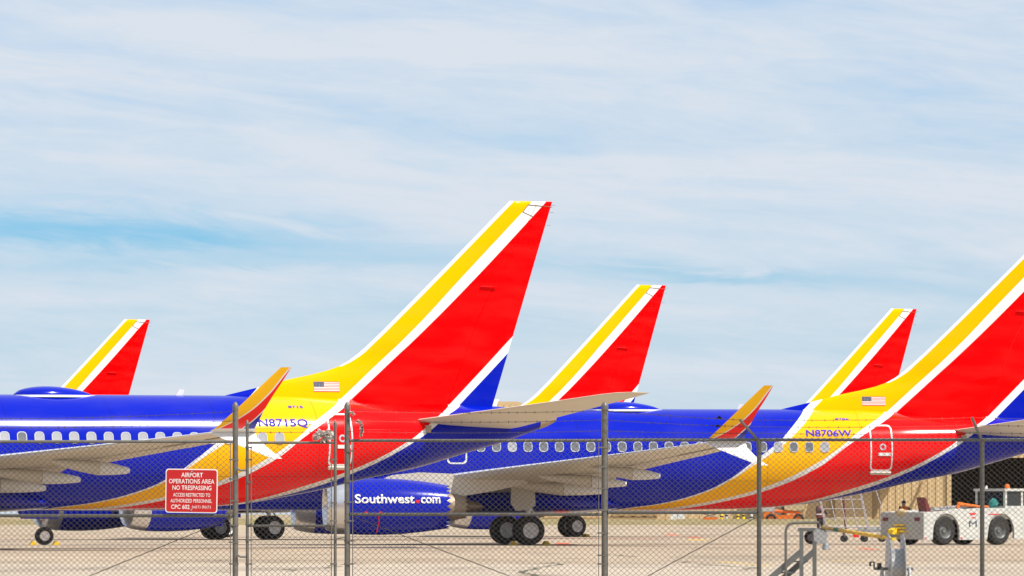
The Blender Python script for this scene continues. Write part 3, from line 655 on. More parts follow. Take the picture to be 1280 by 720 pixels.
# flag: thirteen stripes and the canton
mb = MB(); u0, u1, z1, z0 = -8.9, -7.98, 5.76, 5.41
fp = lambda u, z, d=.012: (u, -fin_t(u, z) - d, z)
for i in range(13):
    a, b = z1 - (z1 - z0) * i / 13, z1 - (z1 - z0) * (i + 1) / 13; us_ = u0 + (u1 - u0) * (.4 if i < 7 else 0); k = 4
    for j in range(k):
        p, q = us_ + (u1 - us_) * j / k, us_ + (u1 - us_) * (j + 1) / k; mb.add([fp(p, a), fp(q, a), fp(q, b), fp(p, b)], [(0, 1, 2, 3)], 0 if i % 2 == 0 else 1)
ue = u0 + (u1 - u0) * .4; zm = z1 - (z1 - z0) * 7 / 13; mb.add([fp(u0, z1), fp(ue, z1), fp(ue, zm), fp(u0, zm)], [(0, 1, 2, 3)], 2)
for r in range(5):
    for q in range(6):
        cx, cz = u0 + (ue - u0) * (q + .5 + .2 * (r % 2)) / 6.3, z1 - (z1 - zm) * (r + .5) / 5; d = .008
        mb.add([fp(cx - d, cz, .015), fp(cx, cz + d, .015), fp(cx + d, cz, .015), fp(cx, cz - d, .015)], [(0, 1, 2, 3)], 1)
pm('flag', mb, [M['flagred'], M['signwhite'], M['flagblue']], smooth=False)
# nacelle lettering
def nac_pt(x, z, off=.02):
    prof = pchip([.78, 1.4, 2.1, 2.9, 3.7, 4.3, 4.62], [1.045, 1.075, 1.08, 1.05, .97, .885, .84]); r = prof(x - EU) + off; dz = z - EZ
    return Vector((x, -EV - math.sqrt(max(.01, r * r - dz * dz)), z))
PM['nword'] = text_mesh('nacelle_lettering', 'Southwest', EU + 1.00, EU + 3.28, 1.60, .33, nac_pt, M['signwhite'], .022, 6)
PM['nword2'] = text_mesh('nacelle_lettering', 'com', EU + 3.52, EU + 4.28, 1.60, .33, lambda x, z: nac_pt(x, z, .025), M['signwhite'], .022, 6)
mb = MB(); hx, hz = EU + 3.40, 1.655
hp = [(16 * math.sin(t) ** 3 / 16 * .085, (13 * math.cos(t) - 5 * math.cos(2 * t) - 2 * math.cos(3 * t) - math.cos(4 * t)) / 16 * .085) for t in [2 * math.pi * i / 20 for i in range(20)]]
mb.add([nac_pt(hx + x, hz + z, .022) for x, z in hp], [tuple(range(20))]); pm('nheart', mb, M['red'], smooth=False)
for i, cx in enumerate((EU + 1.42, EU + 1.98)):
    mb = MB(); mb.add([nac_pt(cx + .085 * x, 1.2 + .085 * z, .015) for x, z in c8], [tuple(range(20))]); pm(f'nmark{i}', mb, M['red'], smooth=False)
mb = MB(); mb.tube([nac_pt(EU + 1.9, 1.12, .03), nac_pt(EU + 1.93, .9, .03), nac_pt(EU + 1.9, .7, .05), (EU + 1.86, -EV - .78, .5)], .018, 5); pm('ribbon', mb, M['red'])

def airliner(loc, psi, label, reg=None, small=None, detail=True):
    t = empty('airliner', (loc[0], loc[1], 0), R(psi), label, 'airplane', 'airliners parked on the apron')
    f = obj('fuselage', PM['fuselage'], t)
    obj('tail_cone', PM['tail_cone'], t); obj('belly_fairing', PM['belly_fairing'], t); [obj('cockpit_window', PM[f'cockpit_{q}{i}'], t) for q in 'lr' for i in range(3)]
    fn = obj('fin', PM['fin'], t); obj('antenna', PM['fin_antenna'], fn)
    rd = obj('rudder', PM['rudder'], t); obj('horn_seam', PM['rudder_horn_seam'], rd); [obj('static_wick', PM[f'static_wick{i}'], rd) for i in range(3)]
    ra = obj('radome', PM['radome'], t); obj('radome_skirt', PM['radome_skirt'], ra); obj('antenna', PM['blade_antenna'], t)
    for nm in 'lr':
        obj('tailplane', PM['tailplane_' + nm], t)
        w = obj('wing', PM['wing_' + nm], t)
        obj('flap', PM['flap_' + nm], w)
        for i in range(3):
            fr = obj('flap_fairing', PM[f'ff_{nm}{i}'], w); obj('flap_fairing_tip', PM[f'fr_{nm}{i}'], w)
        wl = obj('winglet', PM['winglet_' + nm], t); obj('lower_strake', PM['strake_' + nm], wl)
        e = obj('engine', PM['nacelle_' + nm], t)
        for k, n2 in (('lip_', 'intake_lip'), ('duct_', 'intake_duct'), ('fan_', 'fan'), ('core_', 'exhaust_nozzle'), ('chine_', 'chine')): obj(n2, PM[k + nm], e)
        obj('pylon', PM['pylon_' + nm], t)
        if nm == 'l' and detail:
            obj('lettering', PM['nword'], e); obj('lettering', PM['nword2'], e); obj('heart_emblem', PM['nheart'], e); obj('warning_mark', PM['nmark0'], e); obj('warning_mark', PM['nmark1'], e); obj('ribbon', PM['ribbon'], e)
        g = obj('main_gear', PM['strut_' + nm], t); obj('gear_door', PM['gdoor_' + nm], g)
        for d in (-.43, .43):
            wv = (GU, (-1 if nm == 'l' else 1) * GV + d, .555); a = random.uniform(0, 1)
            for k, n2 in (('main_tyre', 'tyre'), ('main_rim', 'rim')):
                q = obj(n2, PM[k], g); q.location = wv; q.rotation_euler = (0, a, 0)
        obj('nose_gear_door', PM['ndoor_' + nm], t)
    g = obj('nose_gear', PM['nstrut'], t)
    for d in (-.2, .2):
        for k, n2 in (('nose_tyre', 'tyre'), ('nose_rim', 'rim')): q = obj(n2, PM[k], g); q.location = (NU, d, .345)
    if detail:
        obj('tail_probe', PM['tail_probe'], t)
        dr = obj('door', PM['door'], t); obj('door_window', PM['dwin'], dr); obj('handle', PM['dhandle'], dr); obj('sill', PM['dsill'], dr)
        obj('emergency_exit', PM['exit'], t); obj('emergency_exit', PM['exit2'], t)
        obj('flag', PM['flag'], t)
        rnd = random.Random(reg)
        for i in range(46):
            u = -10.72 - .612 * i; z = 3.77; p = skin(u, z); n = skin_n(u, z)
            q = obj('cabin_window', PM['wpane' if rnd.random() < (.85 if reg == 'N8715Q' else .25) else 'wpane_b'], t)
            q.location = p; q.rotation_euler = (-math.asin(n.z), 0, 0); obj('window_frame', PM['wframe'], q)
        obj('registration', text_mesh('registration', reg, -11.42, -9.62, 4.19, .245, lambda x, z: skin(x, z, .012), M['regblue'], .022, 2), t)
        obj('fleet_number', text_mesh('fleet_number', small, -10.18, -9.64, 4.82, .075, lambda x, z: skin(x, z, .012), M['regblue'], .02), t)
    return t
airliner((1.40, 240), 21, 'nearest blue airliner, its tall fin in full view at centre, registration N8715Q', 'N8715Q', '8715')
airliner((22.4, 268.6), 9, 'blue airliner whose fin is cut by the right edge, registration N8706W', 'N8706W', '8706')
airliner((7.36, 328), 28, 'airliner in the middle distance whose fin rises just right of the tallest fin', detail=False)
airliner((21.6, 366), 28, 'far airliner whose fin shows just left of the large fin at right edge', detail=False)
airliner((-20.4, 386), 30, 'farthest airliner, only its small fin visible at the far left', detail=False)

# ------------------------------------------------------------------ ramp equipment beyond the aircraft
M['orange'] = mat('orange_paint', (0.75, 0.16, 0.01), 0.45, var=0.12, scale=3)
M['ylw'] = mat('yellow_paint', (0.88, 0.58, 0.02), 0.45, var=0.12, scale=3)
M['offwhite'] = mat('worn_white_paint', (0.56, 0.56, 0.52), 0.5, var=0.22, scale=1.8)
M['grey_and_shade'] = mat('grey_with_rear_shade', (0.42, 0.42, 0.40), 0.55, var=0.15, scale=3)  # shade of the tractor's rear put into the colour; plain grey on other parts
M['glass'] = mat('cab_glass', (0.03, 0.035, 0.035), 0.08, var=0.3)
M['maroon'] = mat('maroon_paint', (0.16, 0.02, 0.02), 0.55, var=0.2)
M['pale_tube'] = mat('pale_tube', (0.45, 0.41, 0.42), 0.4, metal=0.1, var=0.12)
M['steel'] = mat('painted_steel', (0.16, 0.165, 0.16), 0.5, metal=0.3, var=0.25, scale=8, bump=.1)
M['zinc'] = mat('zinc_sheet', (0.40, 0.40, 0.40), 0.38, metal=0.5, var=0.18, scale=5)
M['skin'] = mat('skin', (0.45, 0.25, 0.17), 0.6, var=0.1)
M['navy'] = mat('navy_cloth', (0.02, 0.022, 0.06), 0.85, var=0.2)
M['blackcloth'] = mat('black_cloth', (0.035, 0.028, 0.034), 0.9, var=0.3)
M['vest'] = mat('orange_vest', (0.85, 0.22, 0.01), 0.8, var=0.1)
M['teal'] = mat('teal_cloth', (0.02, 0.22, 0.2), 0.8, var=0.2)
M['sack'] = mat('beige_sack', (0.55, 0.42, 0.24), 0.9, var=0.25, bump=.3)
M['plastic'] = mat('torn_plastic', (0.60, 0.53, 0.47), 0.5, var=0.2, scale=20)

def bevel_box(x0, x1, y0, y1, z0, z1, b=.04):
    """a box with its long edges chamfered"""
    mb = MB(); pts = [(x0 + b, z0), (x1 - b, z0), (x1, z0 + b), (x1, z1 - b), (x1 - b, z1), (x0 + b, z1), (x0, z1 - b), (x0, z0 + b)]
    return mb.prism(pts, lambda p: (p[0], y0, p[1]), lambda p: (p[0], y1, p[1]))
def vehicle_wheel(name, t, x, y, z, r, w, face=-1, m=None):
    g = MB(); g.lathe([(-w / 2, r * .55), (-w / 2, r * .86), (-w * .38, r * .97), (0, r), (w * .38, r * .97), (w / 2, r * .86), (w / 2, r * .55)], (x, y, z), 'y', 28)
    for j in range(22):
        a = 2 * math.pi * j / 22; c, s_ = math.cos(a), math.sin(a); e = .05 * r
        g.add([(x + (r * .97) * c - e * s_, y - w * .42, z + r * .97 * s_ + e * c), (x + (r * .97) * c + e * s_, y - w * .42, z + r * .97 * s_ - e * c), (x + (r * 1.025) * c + e * s_, y - w * .1, z + r * 1.025 * s_ - e * c), (x + (r * 1.025) * c - e * s_, y - w * .1, z + r * 1.025 * s_ + e * c)], [(0, 1, 2, 3)])
    wh = g.build(name, M['tyre'], t)
    h = MB(); h.lathe([(face * w * .30, .01), (face * w * .34, r * .14), (face * w * .22, r * .2), (face * w * .18, r * .42), (face * w * .42, r * .52), (face * w * .46, r * .575)], (x, y, z), 'y', 24)
    h.build('rim', m or M['steel'], wh)
    return wh

# --- tow tractor
tug = empty('tow_tractor', (15.6, 259.6, 0), R(39.7), 'white aircraft tow tractor with big black wheels at the right edge', 'tractor')
def arch(cx, r, n=10): return [(cx + r * math.cos(math.pi * (1 - i / n)), .52 + r * math.sin(math.pi * (1 - i / n))) for i in range(n + 1)]
TW = 2.4
prof = [(0.0, .20), (.46, .20)] + arch(1.17, .69) + [(1.86, .20), (3.3, .20)] + arch(4.05, .69) + [(4.74, .24), (6.4, .24), (6.45, 1.1), (6.2, 1.42), (3.0, 1.42), (.35, 1.27), (.0, 1.25)]
mb = MB()
mb.prism(prof, lambda p: (p[0], 0, p[1]), lambda p: (p[0], .10, p[1])); mb.build('body', M['offwhite'], tug, smooth=False)
mb = MB(); mb.prism(prof, lambda p: (p[0], TW - .1, p[1]), lambda p: (p[0], TW, p[1])); mb.build('body', M['offwhite'], tug, smooth=False)
mb = MB(); mb.prism([(.02, 1.20), (.36, 1.22), (3.0, 1.37), (6.15, 1.37), (6.35, 1.1), (6.3, .5), (6.0, .5), (5.9, 1.0), (.3, .95), (.3, .45), (.02, .45)], lambda p: (p[0], .101, p[1]), lambda p: (p[0], TW - .101, p[1])); mb.build('deck', M['offwhite'], tug, smooth=False)
mb = MB(); mb.box(.3, 5.1, .55, TW - .55, .45, 1.0); mb.build('chassis', M['black'], tug, smooth=False)
bevel_box(-.012, .018, .015, TW - .015, .22, 1.255, .008).build('rear_shade_panel', M['grey_and_shade'], tug, smooth=False)  # white rear face with its shade painted in as grey
for y in (.22, TW - .42): MB().box(-.05, -.013, y, y + .26, .92, 1.05).build('tail_lamp', M['maroon'], tug, smooth=False)
for y, z0, z1 in ((.95, .5, .56), (1.0, .62, .68), (1.05, .74, .80)): MB().box(-.10, -.013, y, y + .55, z0, z1).build('hitch_plate', M['ylw'], tug, smooth=False)
MB().prism([(-.36, .42), (-.02, .40), (-.02, .66), (-.22, .66), (-.36, .58)], lambda p: (p[0], 1.35, p[1]), lambda p: (p[0], 1.62, p[1])).build('hitch_hook', M['ylw'], tug, smooth=False)
for x in (1.17, 4.05):
    vehicle_wheel('wheel', tug, x, .27, .56, .56, .44); vehicle_wheel('wheel', tug, x, TW - .27, .56, .56, .44, 1)
# cab
CY0, CY1, CX0, CX1 = .10, 1.75, 4.35, 6.1
MB().box(CX0 - .06, CX1, CY0 - .04, CY1 + .04, 2.06, 2.16).build('roof', M['offwhite'], tug, smooth=False)
for x in (CX0, 5.2, CX1 - .15):
    for y in (CY0, CY1 - .10): MB().box(x, x + .10, y, y + .10, 1.40, 2.06).build('cab_post', M['offwhite'], tug, smooth=False)
for y in (CY0 + .04, CY1 - .06): MB().box(CX0 + .105, 5.195, y, y + .02, 1.5, 2.05).build('cab_window', M['glass'], tug, smooth=False); MB().box(5.305, CX1 - .155, y, y + .02, 1.5, 2.05).build('cab_window', M['glass'], tug, smooth=False)
MB().box(CX0 + .03, CX0 + .05, CY0 + .105, CY1 - .105, 1.5, 2.05).build('cab_window', M['glass'], tug, smooth=False)
MB().box(CX0 + .01, CX1, CY0 + .01, CY1 - .01, 1.372, 1.495).build('cab_sill', M['offwhite'], tug, smooth=False)
mb = MB(); mb.lathe([(0, .10), (.10, .10), (.16, .07), (.18, .01)], (4.75, .4, 2.16), 'z', 14, cap=True); mb.build('beacon', M['orange'], tug)
mb = MB(); mb.lathe([(0, .06), (.10, .05), (.12, .01)], (4.4, 1.2, 2.16), 'z', 10, cap=True); mb.build('roof_lamp', M['white'], tug)
mb = MB(); mb.prism([(.62, 1.27), (.86, 1.27), (.60, 1.78), (.50, 1.82)], lambda p: (p[0], .5, p[1]), lambda p: (p[0], .95, p[1])); mb.build('engine_cover_flap', M['maroon'], tug, smooth=False)
mb = MB(); mb.tube([(1.5, .3, 1.43), (2.9, .3, 1.50)], .05, 8); mb.build('deck_rail', M['zinc'], tug)
mb = MB(); mb.tube([(1.5, .7, 1.42), (2.9, .7, 1.50)], .05, 8); mb.build('deck_rail', M['zinc'], tug)
mb = MB(); mb.box(1.4, 2.3, .9, 1.6, 1.33, 1.44); mb.build('deck_hatch', M['grey_and_shade'], tug, smooth=False)
mb = MB(); mb.box(3.4, 3.9, -.012, -.004, 1.16, 1.19); mb.build('red_stripe', M['red'], tug, smooth=False)
for x0, x1, z in ((2.36, 2.72, 1.20), (2.40, 2.66, 1.15), (2.46, 2.70, 1.03)): MB().box(x0, x1, -.012, -.004, z, z + .03).build('red_marking', M['red'], tug, smooth=False)
M['navyink'] = mat('dark_teal_ink', (0.01, 0.05, 0.08), .5, var=.1)
obj('letter_emblem', text_mesh('letter_emblem', 'M', 2.35, 2.75, .68, .25, lambda x, z: Vector((x, -.006, z)), M['navyink'], .0), tug)
for x in (.05, 1.9): MB().box(x, x + .08, -.012, -.002, .24, .30).build('side_reflector', M['red'], tug, smooth=False)
# things lying on the tractor
mt = Matrix.Translation((15.6, 259.6, 0)) @ Matrix.Rotation(R(39.7), 4, 'Z')
def on_tug(mb): mb.v = [tuple(mt @ Vector(v)) for v in mb.v]; return mb
def blob(c, rx, ry, rz, n=10, seed=1, amp=.15, mi=0, mb=None):
    mb = mb or MB(); rn = random.Random(seed); rings = []
    for i in range(n + 1):
        t = math.pi * i / n; rings.append([(c[0] + rx * math.sin(t) * math.cos(a) * (1 + rn.uniform(-amp, amp)), c[1] + ry * math.sin(t) * math.sin(a) * (1 + rn.uniform(-amp, amp)), c[2] - rz * math.cos(t) * (1 + rn.uniform(-amp, amp) * .4)) for a in [2 * math.pi * j / 12 for j in range(12)]])
    return mb.loft(rings, mi)
tag(on_tug(blob((.06, 1.30, 1.24), .16, .32, .14, seed=4)).build('cargo_sack', M['sack']), 'beige sack lying on the rear deck of the tow tractor', 'sack')
mb = MB(); mb.tube([(1.9, .18, 1.40), (2.0, .2, 1.56), (2.5, .2, 1.52), (3.0, .16, 1.47), (3.4, .05, 1.46)], [.05, .09, .06, .05, .05], 8)
tag(on_tug(mb).build('warning_wand', M['orange']), 'orange warning wand lying along the side of the tow tractor', 'wand')
tag(on_tug(blob((4.1, .5, 1.58), .16, .2, .2, seed=9, amp=.25)).build('jacket', M['teal']), 'teal jacket hung in the cab of the tow tractor', 'jacket')

# --- tow bar
tw = empty('tow_bar', (13.2, 265.5, 0), 0, 'yellow tow bar sloping down to the tow tractor hitch', 'tow bar')
P0, P1 = Vector((-.95, 4.5, .66)), Vector((1.15, -5.15, .26))
mb = MB(); mb.tube([P0, P1], .075, 12); mb.build('bar', M['ylw'], tw)
mb = MB(); q = P0.lerp(P1, .22); d = (P1 - P0).normalized(); mb.tube([q - d * .35, q + d * .35], .078, 12); mb.build('green_band', mat('green_tape', (.02, .3, .12), .6), tw)
mb = MB(); mb.tube([P1, P1 + d * .4], [.07, .03], 10); mb.lathe([(-.05, .05), (-.05, .12), (.05, .12), (.05, .05)], tuple(P1 + d * .5), 'z', 12); mb.build('tow_eye', M['ylw'], tw)
mb = MB(); mb.tube([P0 + Vector((-.5, .6, -.3)), P0 + Vector((.0, 0, -.02)), P0 + Vector((.1, -.2, -.25))], .06, 8); mb.build('axle', M['zinc'], tw)
vehicle_wheel('wheel', tw, -1.40, 5.0, .27, .27, .16, -1, M['zinc']); vehicle_wheel('wheel', tw, -1.25, 6.0, .27, .27, .16, -1, M['zinc'])

# --- access stand
sd = empty('access_stand', (14.35, 290, 0), 0, 'pale tube maintenance stand with sloping rails on small wheels', 'access stand')
def stand_tube(name, path, r, m=M['pale_tube'], n=8): return MB().tube(path, r, n).build(name, m, sd)
for x in (-1.05, -.62, -.2, .25, .72, 1.2):
    for y in ((-.5, .5) if x in (-1.05, .72) else (-.5,)):
        stand_tube('rail', [(x - .55, y, 3.1), (x, y, .55)] if x < 1.1 else [(x - .5, y, 3.1), (x + .05, y, 1.5), (x, y, .55)], .022)
for z in (.62, 1.0, 1.4, 1.8, 2.2, 2.6):
    k = (z - .55) / 2.55 * .55
    stand_tube('rung', [(-1.05 - k, -.5, z), (.72 - k, -.5, z)], .018)
stand_tube('red_post', [(-.42, .1, 2.9), (-.22, .1, .5)], .05, M['maroon'])
mb = MB()
for y in (-.5, .5): mb.box(-1.35, 1.4, y - .04, y + .04, .42, .5)
for x in (-1.3, 0, 1.3): mb.box(x - .04, x + .04, -.462, .462, .425, .495)
mb.build('base_frame', M['zinc'], sd, smooth=False)
MB().box(.3, 1.35, -.42, .42, .50, .64).build('toolbox', M['grey_and_shade'], sd, smooth=False); MB().box(.05, .3, -.58, -.545, .2, .4).build('red_box', M['red'], sd, smooth=False)
for x in (-1.2, -.3, .55, 1.3):
    for y in (-.5, .5):
        c = MB(); c.lathe([(-.05, .05), (-.05, .13), (0, .145), (.05, .13), (.05, .05)], (x, y, .145), 'y', 16, cap=True); w = c.build('caster', M['tyre'], sd)
        MB().box(x - .03, x + .03, y - .08, y + .08, .2, .42).build('caster_fork', M['steel'], w, smooth=False)

# --- people
def person(name, loc, rz, label, pose, mats, cap_m, vest=None, scale=1.0):
    t = empty(name, loc, rz, label, 'person'); t.scale = (scale,) * 3
    J = {'pel': (0, 0, .93), 'sp': (0, 0, 1.12), 'ch': (.01, 0, 1.33), 'nk': (.0, 0, 1.49), 'hd': (.02, 0, 1.56),
         'hl': (0, .10, .90), 'kl': (.02, .11, .50), 'al': (0, .11, .09), 'tl': (.15, .12, .035), 'hr': (0, -.10, .90), 'kr': (.02, -.11, .50), 'ar': (-.02, -.11, .09), 'tr': (.13, -.13, .035),
         'sl': (0, .19, 1.43), 'el': (.0, .26, 1.15), 'wl': (.12, .25, .93), 'sr': (0, -.19, 1.43), 'er': (.0, -.26, 1.15), 'wr': (.12, -.25, .93)}
    J.update(pose)
    rad = {'pel': (.15, .12), 'sp': (.14, .11), 'ch': (.165, .12), 'nk': (.06, .06), 'hd': (.06, .06), 'hl': (.085, .085), 'kl': (.062, .062), 'al': (.045, .045), 'tl': (.04, .035), 'hr': (.085, .085), 'kr': (.062, .062), 'ar': (.045, .045), 'tr': (.04, .035),
           'sl': (.065, .065), 'el': (.048, .048), 'wl': (.034, .034), 'sr': (.065, .065), 'er': (.048, .048), 'wr': (.034, .034)}
    E = [('pel', 'sp'), ('sp', 'ch'), ('ch', 'nk'), ('nk', 'hd'), ('pel', 'hl'), ('hl', 'kl'), ('kl', 'al'), ('al', 'tl'), ('pel', 'hr'), ('hr', 'kr'), ('kr', 'ar'), ('ar', 'tr'), ('ch', 'sl'), ('sl', 'el'), ('el', 'wl'), ('ch', 'sr'), ('sr', 'er'), ('er', 'wr')]
    ks = list(J); me = bpy.data.meshes.new('body'); me.from_pydata([J[k] for k in ks], [(ks.index(a), ks.index(b)) for a, b in E], [])
    me.materials.append(mats[0]); me.materials.append(mats[1]); me.materials.append(M['skin'])
    o = obj('body', me, t); bm = bmesh.new(); bm.from_mesh(me); L = bm.verts.layers.skin.verify(); bm.verts.ensure_lookup_table()
    for i, k in enumerate(ks): bm.verts[i][L].radius = rad[k]; bm.verts[i][L].use_root = (k == 'pel')
    bm.to_mesh(me); bm.free()
    o.modifiers.new('s', 'SKIN'); o.modifiers.new('d', 'SUBSURF').levels = 2; o.modifiers['d'].render_levels = 2
    dg = bpy.context.evaluated_depsgraph_get(); nm = bpy.data.meshes.new_from_object(o.evaluated_get(dg)); o.modifiers.clear(); o.data = nm; nm.name = 'body'
    nm.materials.clear()
    for m in (mats[0], mats[1], M['skin']): nm.materials.append(m)
    for p in nm.polygons: z = p.center.z; p.material_index = 1 if z < .95 and abs(p.center.y) < .22 else (2 if z > 1.49 else 0); p.use_smooth = True
    hx, hz = J['hd'][0], J['hd'][2] + .10
    h = MB(); rings = []
    for i, (zz, rx, ry, ox) in enumerate(((-.125, .02, .02, .03), (-.115, .055, .045, .03), (-.07, .08, .06, .015), (-.02, .095, .07, 0), (.04, .10, .075, -.005), (.09, .085, .065, -.01), (.12, .04, .035, -.01), (.127, .005, .005, -.01))):
        rings.append([(hx + ox + rx * math.cos(a), ry * math.sin(a), hz + zz) for a in [2 * math.pi * j / 16 for j in range(16)]])
    h.loft(rings); h.add([(hx + .088, -.014, hz - .03), (hx + .088, .014, hz - .03), (hx + .118, 0, hz - .03), (hx + .085, 0, hz + .03)], [(0, 1, 2), (0, 2, 3), (2, 1, 3)])
    for sg in (-1, 1): blob((hx - .005, sg * .073, hz), .018, .01, .03, 6, 3, 0, 0, h)
    hd = h.build('head', M['skin'], t)
    for sg in (-1, 1): blob((hx + .084, sg * .03, hz + .01), .008, .011, .008, 5, 2, 0).build('eye', M['black'], hd)
    MB().box(hx + .078, hx + .086, -.022, .022, hz - .066, hz - .058).build('mouth', M['maroon'], hd, smooth=False)
    c = MB(); c.loft([[(hx - .008 + rx * math.cos(a), ry * math.sin(a), hz + zz) for a in [2 * math.pi * j / 16 for j in range(16)]] for zz, rx, ry in ((.03, .108, .083), (.08, .10, .078), (.12, .07, .055), (.135, .02, .02))])
    c.prism([(.09, -.06), (.18, -.04), (.19, 0), (.18, .04), (.09, .06)], lambda p: (hx + p[0], p[1], hz + .035), lambda p: (hx + p[0], p[1], hz + .047)); c.build('cap', cap_m, t)
    for k, e, sg in (('wl', 'el', 1), ('wr', 'er', -1)):
        w = Vector(J[k]); d = (w - Vector(J[e])).normalized(); hb = MB(); side = Vector((0, 1, 0)) if abs(d.y) < .8 else Vector((1, 0, 0)); side = (side - d * side.dot(d)).normalized(); nrm = d.cross(side)
        hb.tube([w - d * .02, w + d * .04, w + d * .09], [.03, .04, .036], 8)
        for q in range(4):
            b0 = w + d * .085 + side * (q - 1.5) * .02; l = (.07, .08, .075, .06)[q]; hb.tube([b0, b0 + d * l * .5, b0 + d * l * .85 + nrm * .03], [.0095, .009, .007], 6)
        b0 = w + d * .03 + side * -.035 * sg; hb.tube([b0, b0 + d * .035 - side * .03 * sg, b0 + d * .07 - side * .03 * sg + nrm * .015], [.012, .011, .008], 6)
        hb.build('hand', M['skin'], t)
    if vest:
        v = MB(); rings = []
        for z, rx, ry in ((.98, .165, .19), (1.1, .155, .185), (1.25, .155, .195), (1.38, .15, .205), (1.47, .10, .15), (1.49, .08, .09)):
            rings.append([(rx * math.cos(a), ry * math.sin(a), z) for a in [2 * math.pi * j / 20 for j in range(20)]])
        v.loft(rings, cap=False); vo = v.build('vest', vest, t)
        s2 = MB(); s2.loft([[(.16 * math.cos(a), .192 * math.sin(a), z) for a in [2 * math.pi * j / 20 for j in range(20)]] for z in (1.10, 1.15)], cap=False); s2.build('reflective_band', M['signwhite'], vo)
    return t
person('person', (13.75, 306, 0), R(-50), 'person in black clothing standing by the access stand, arm raised to it', {'er': (.16, -.27, 1.22), 'wr': (.38, -.2, 1.28), 'el': (.12, .25, 1.17), 'wl': (.30, .2, 1.12)}, (M['blackcloth'], M['blackcloth']), M['black'], M['maroon'], 1.04)
person('person', (15.55, 271.5, 0), R(-115), 'person in orange vest and navy cap standing behind the tow tractor', {'nk': (.05, 0, 1.45), 'hd': (.09, 0, 1.49)}, (M['navy'], M['navy']), M['navy'], M['vest'], 1.0)

# --- machinery along the far buildings
lf = empty('boom_lift', (30, 760, 0), 0, 'orange wheeled boom lift parked before the far tan buildings', 'boom lift')
mb = MB(); mb.prism([(-2.1, .55), (2.1, .55), (2.15, .95), (1.2, 1.15), (-.4, 1.0), (-1.4, 1.4), (-2.1, 1.35)], lambda p: (p[0], -.9, p[1]), lambda p: (p[0], .9, p[1])); mb.build('chassis', M['orange'], lf, smooth=False)
mb = MB(); mb.tube([(-1.9, -.3, 1.55), (1.6, -.3, 1.35), (2.1, -.3, 1.1)], .17, 8); mb.build('boom', M['orange'], lf)
mb = MB(); mb.box(-2.3, -.9, -.8, .8, 1.42, 2.0); mb.build('counterweight', M['grey_and_shade'], lf, smooth=False)
mb = MB(); mb.box(.2, 2.4, -.6, .6, 1.62, 2.9); mb.build('enclosure', M['sack'], lf, smooth=False)
for x in (-1.3, 1.75):
    for y in (-.95, .95): vehicle_wheel('wheel', lf, x, y, .6, .6, .4, -1 if y < 0 else 1, M['orange'])
ol = empty('scissor_lift', (22.1, 765, 0), 0, 'small orange scissor lift with dark wheels beside yellow bollards', 'scissor lift')
mb = MB(); mb.box(-.8, .8, -.5, .5, .35, .8); mb.build('base', M['orange'], ol, smooth=False)
for y in (-.35, .35):
    mb = MB(); mb.tube([(-.7, y, .8), (.7, y, 1.15)], .05, 6); mb.tube([(.7, y - .06, .8), (-.7, y - .06, 1.15)], .05, 6); mb.build('scissor_arm', M['steel'], ol)
mb = MB(); mb.box(-.85, .85, -.5, .5, 1.18, 1.26); mb.build('deck', M['orange'], ol, smooth=False)
for x in (-.85, -.3, .3, .85): MB().tube([(x, -.48, 1.26), (x, -.48, 2.3)], .04, 6).build('guard_rail', M['orange'], ol)
MB().tube([(-.85, -.48, 2.3), (.85, -.48, 2.3)], .04, 6).build('guard_rail', M['orange'], ol)
for x in (-.6, .6): vehicle_wheel('wheel', ol, x, -.45, .28, .28, .2)
for i, (x, h, m) in enumerate(((23.3, 1.35, 'ylw'), (23.9, 1.5, 'offwhite'), (25.1, 1.3, 'ylw'), (25.8, 1.45, 'ylw'), (26.6, 1.2, 'offwhite'))):
    b = empty('bollard', (x, 762 + (i % 2) * 2, 0), 0, ['yellow bollard nearest the scissor lift', 'white bollard next to the first yellow one', 'yellow bollard in the middle of the row', 'tallest yellow bollard near the boom lift', 'short white bollard next to the boom lift'][i], 'bollard', 'bollards in a row by the far buildings')
    mb = MB(); mb.lathe([(0, .17), (h - .1, .17), (h - .03, .13), (h, .02)], (0, 0, 0), 'z', 12, cap=True); mb.build('post', M[m], b)
    mb = MB(); mb.lathe([(h * .6, .175), (h * .72, .175)], (0, 0, 0), 'z', 12); mb.build('band', M['black'], b)
wc = empty('white_cabinet', (18.6, 770, 0), 0, 'white metal cabinet standing before the low tan building', 'cabinet')
bevel_box(-.8, .8, -.4, .4, .08, 1.35).build('case', M['white'], wc, smooth=False); MB().box(-.7, .7, -.35, .35, 0, .08).build('plinth', M['steel'], wc, smooth=False); MB().box(-.02, .02, -.425, -.4, .2, 1.25).build('door_seam', M['steel'], wc, smooth=False)

# --- wheel chocks
def chock(name, x, y, rz, label):
    mb = MB(); mb.prism([(-.14, 0), (.14, 0), (.05, .15), (-.05, .15)], lambda p: (p[0], -.28, p[1]), lambda p: (p[0], .28, p[1])); mb.tube([(0, -.28, .08), (0, -.45, .03)], .015, 5)
    o = mb.build(name, M['ylw'], smooth=False); o.location = (x, y, 0); o.rotation_euler = (0, 0, rz); tag(o, label, 'chock', 'wheel chocks')
def plane_pt(px, py, psi, u, y): a = R(psi); return px + u * math.cos(a) - y * math.sin(a), py + u * math.sin(a) + y * math.cos(a)
for u, y, l in ((NU - .44, -.2, 'yellow chock in front of the lone nose wheel at far left'), (NU + .44, -.2, 'yellow chock behind the lone nose wheel at far left'), (GU - .64, -GV - .3, 'yellow chock ahead of the large paired main wheels'), (GU + .64, -GV - .3, 'yellow chock behind the large paired main wheels')):
    x, yy = plane_pt(22.4, 268.6, 9, u, y); chock('wheel_chock', x, yy, R(9), l)
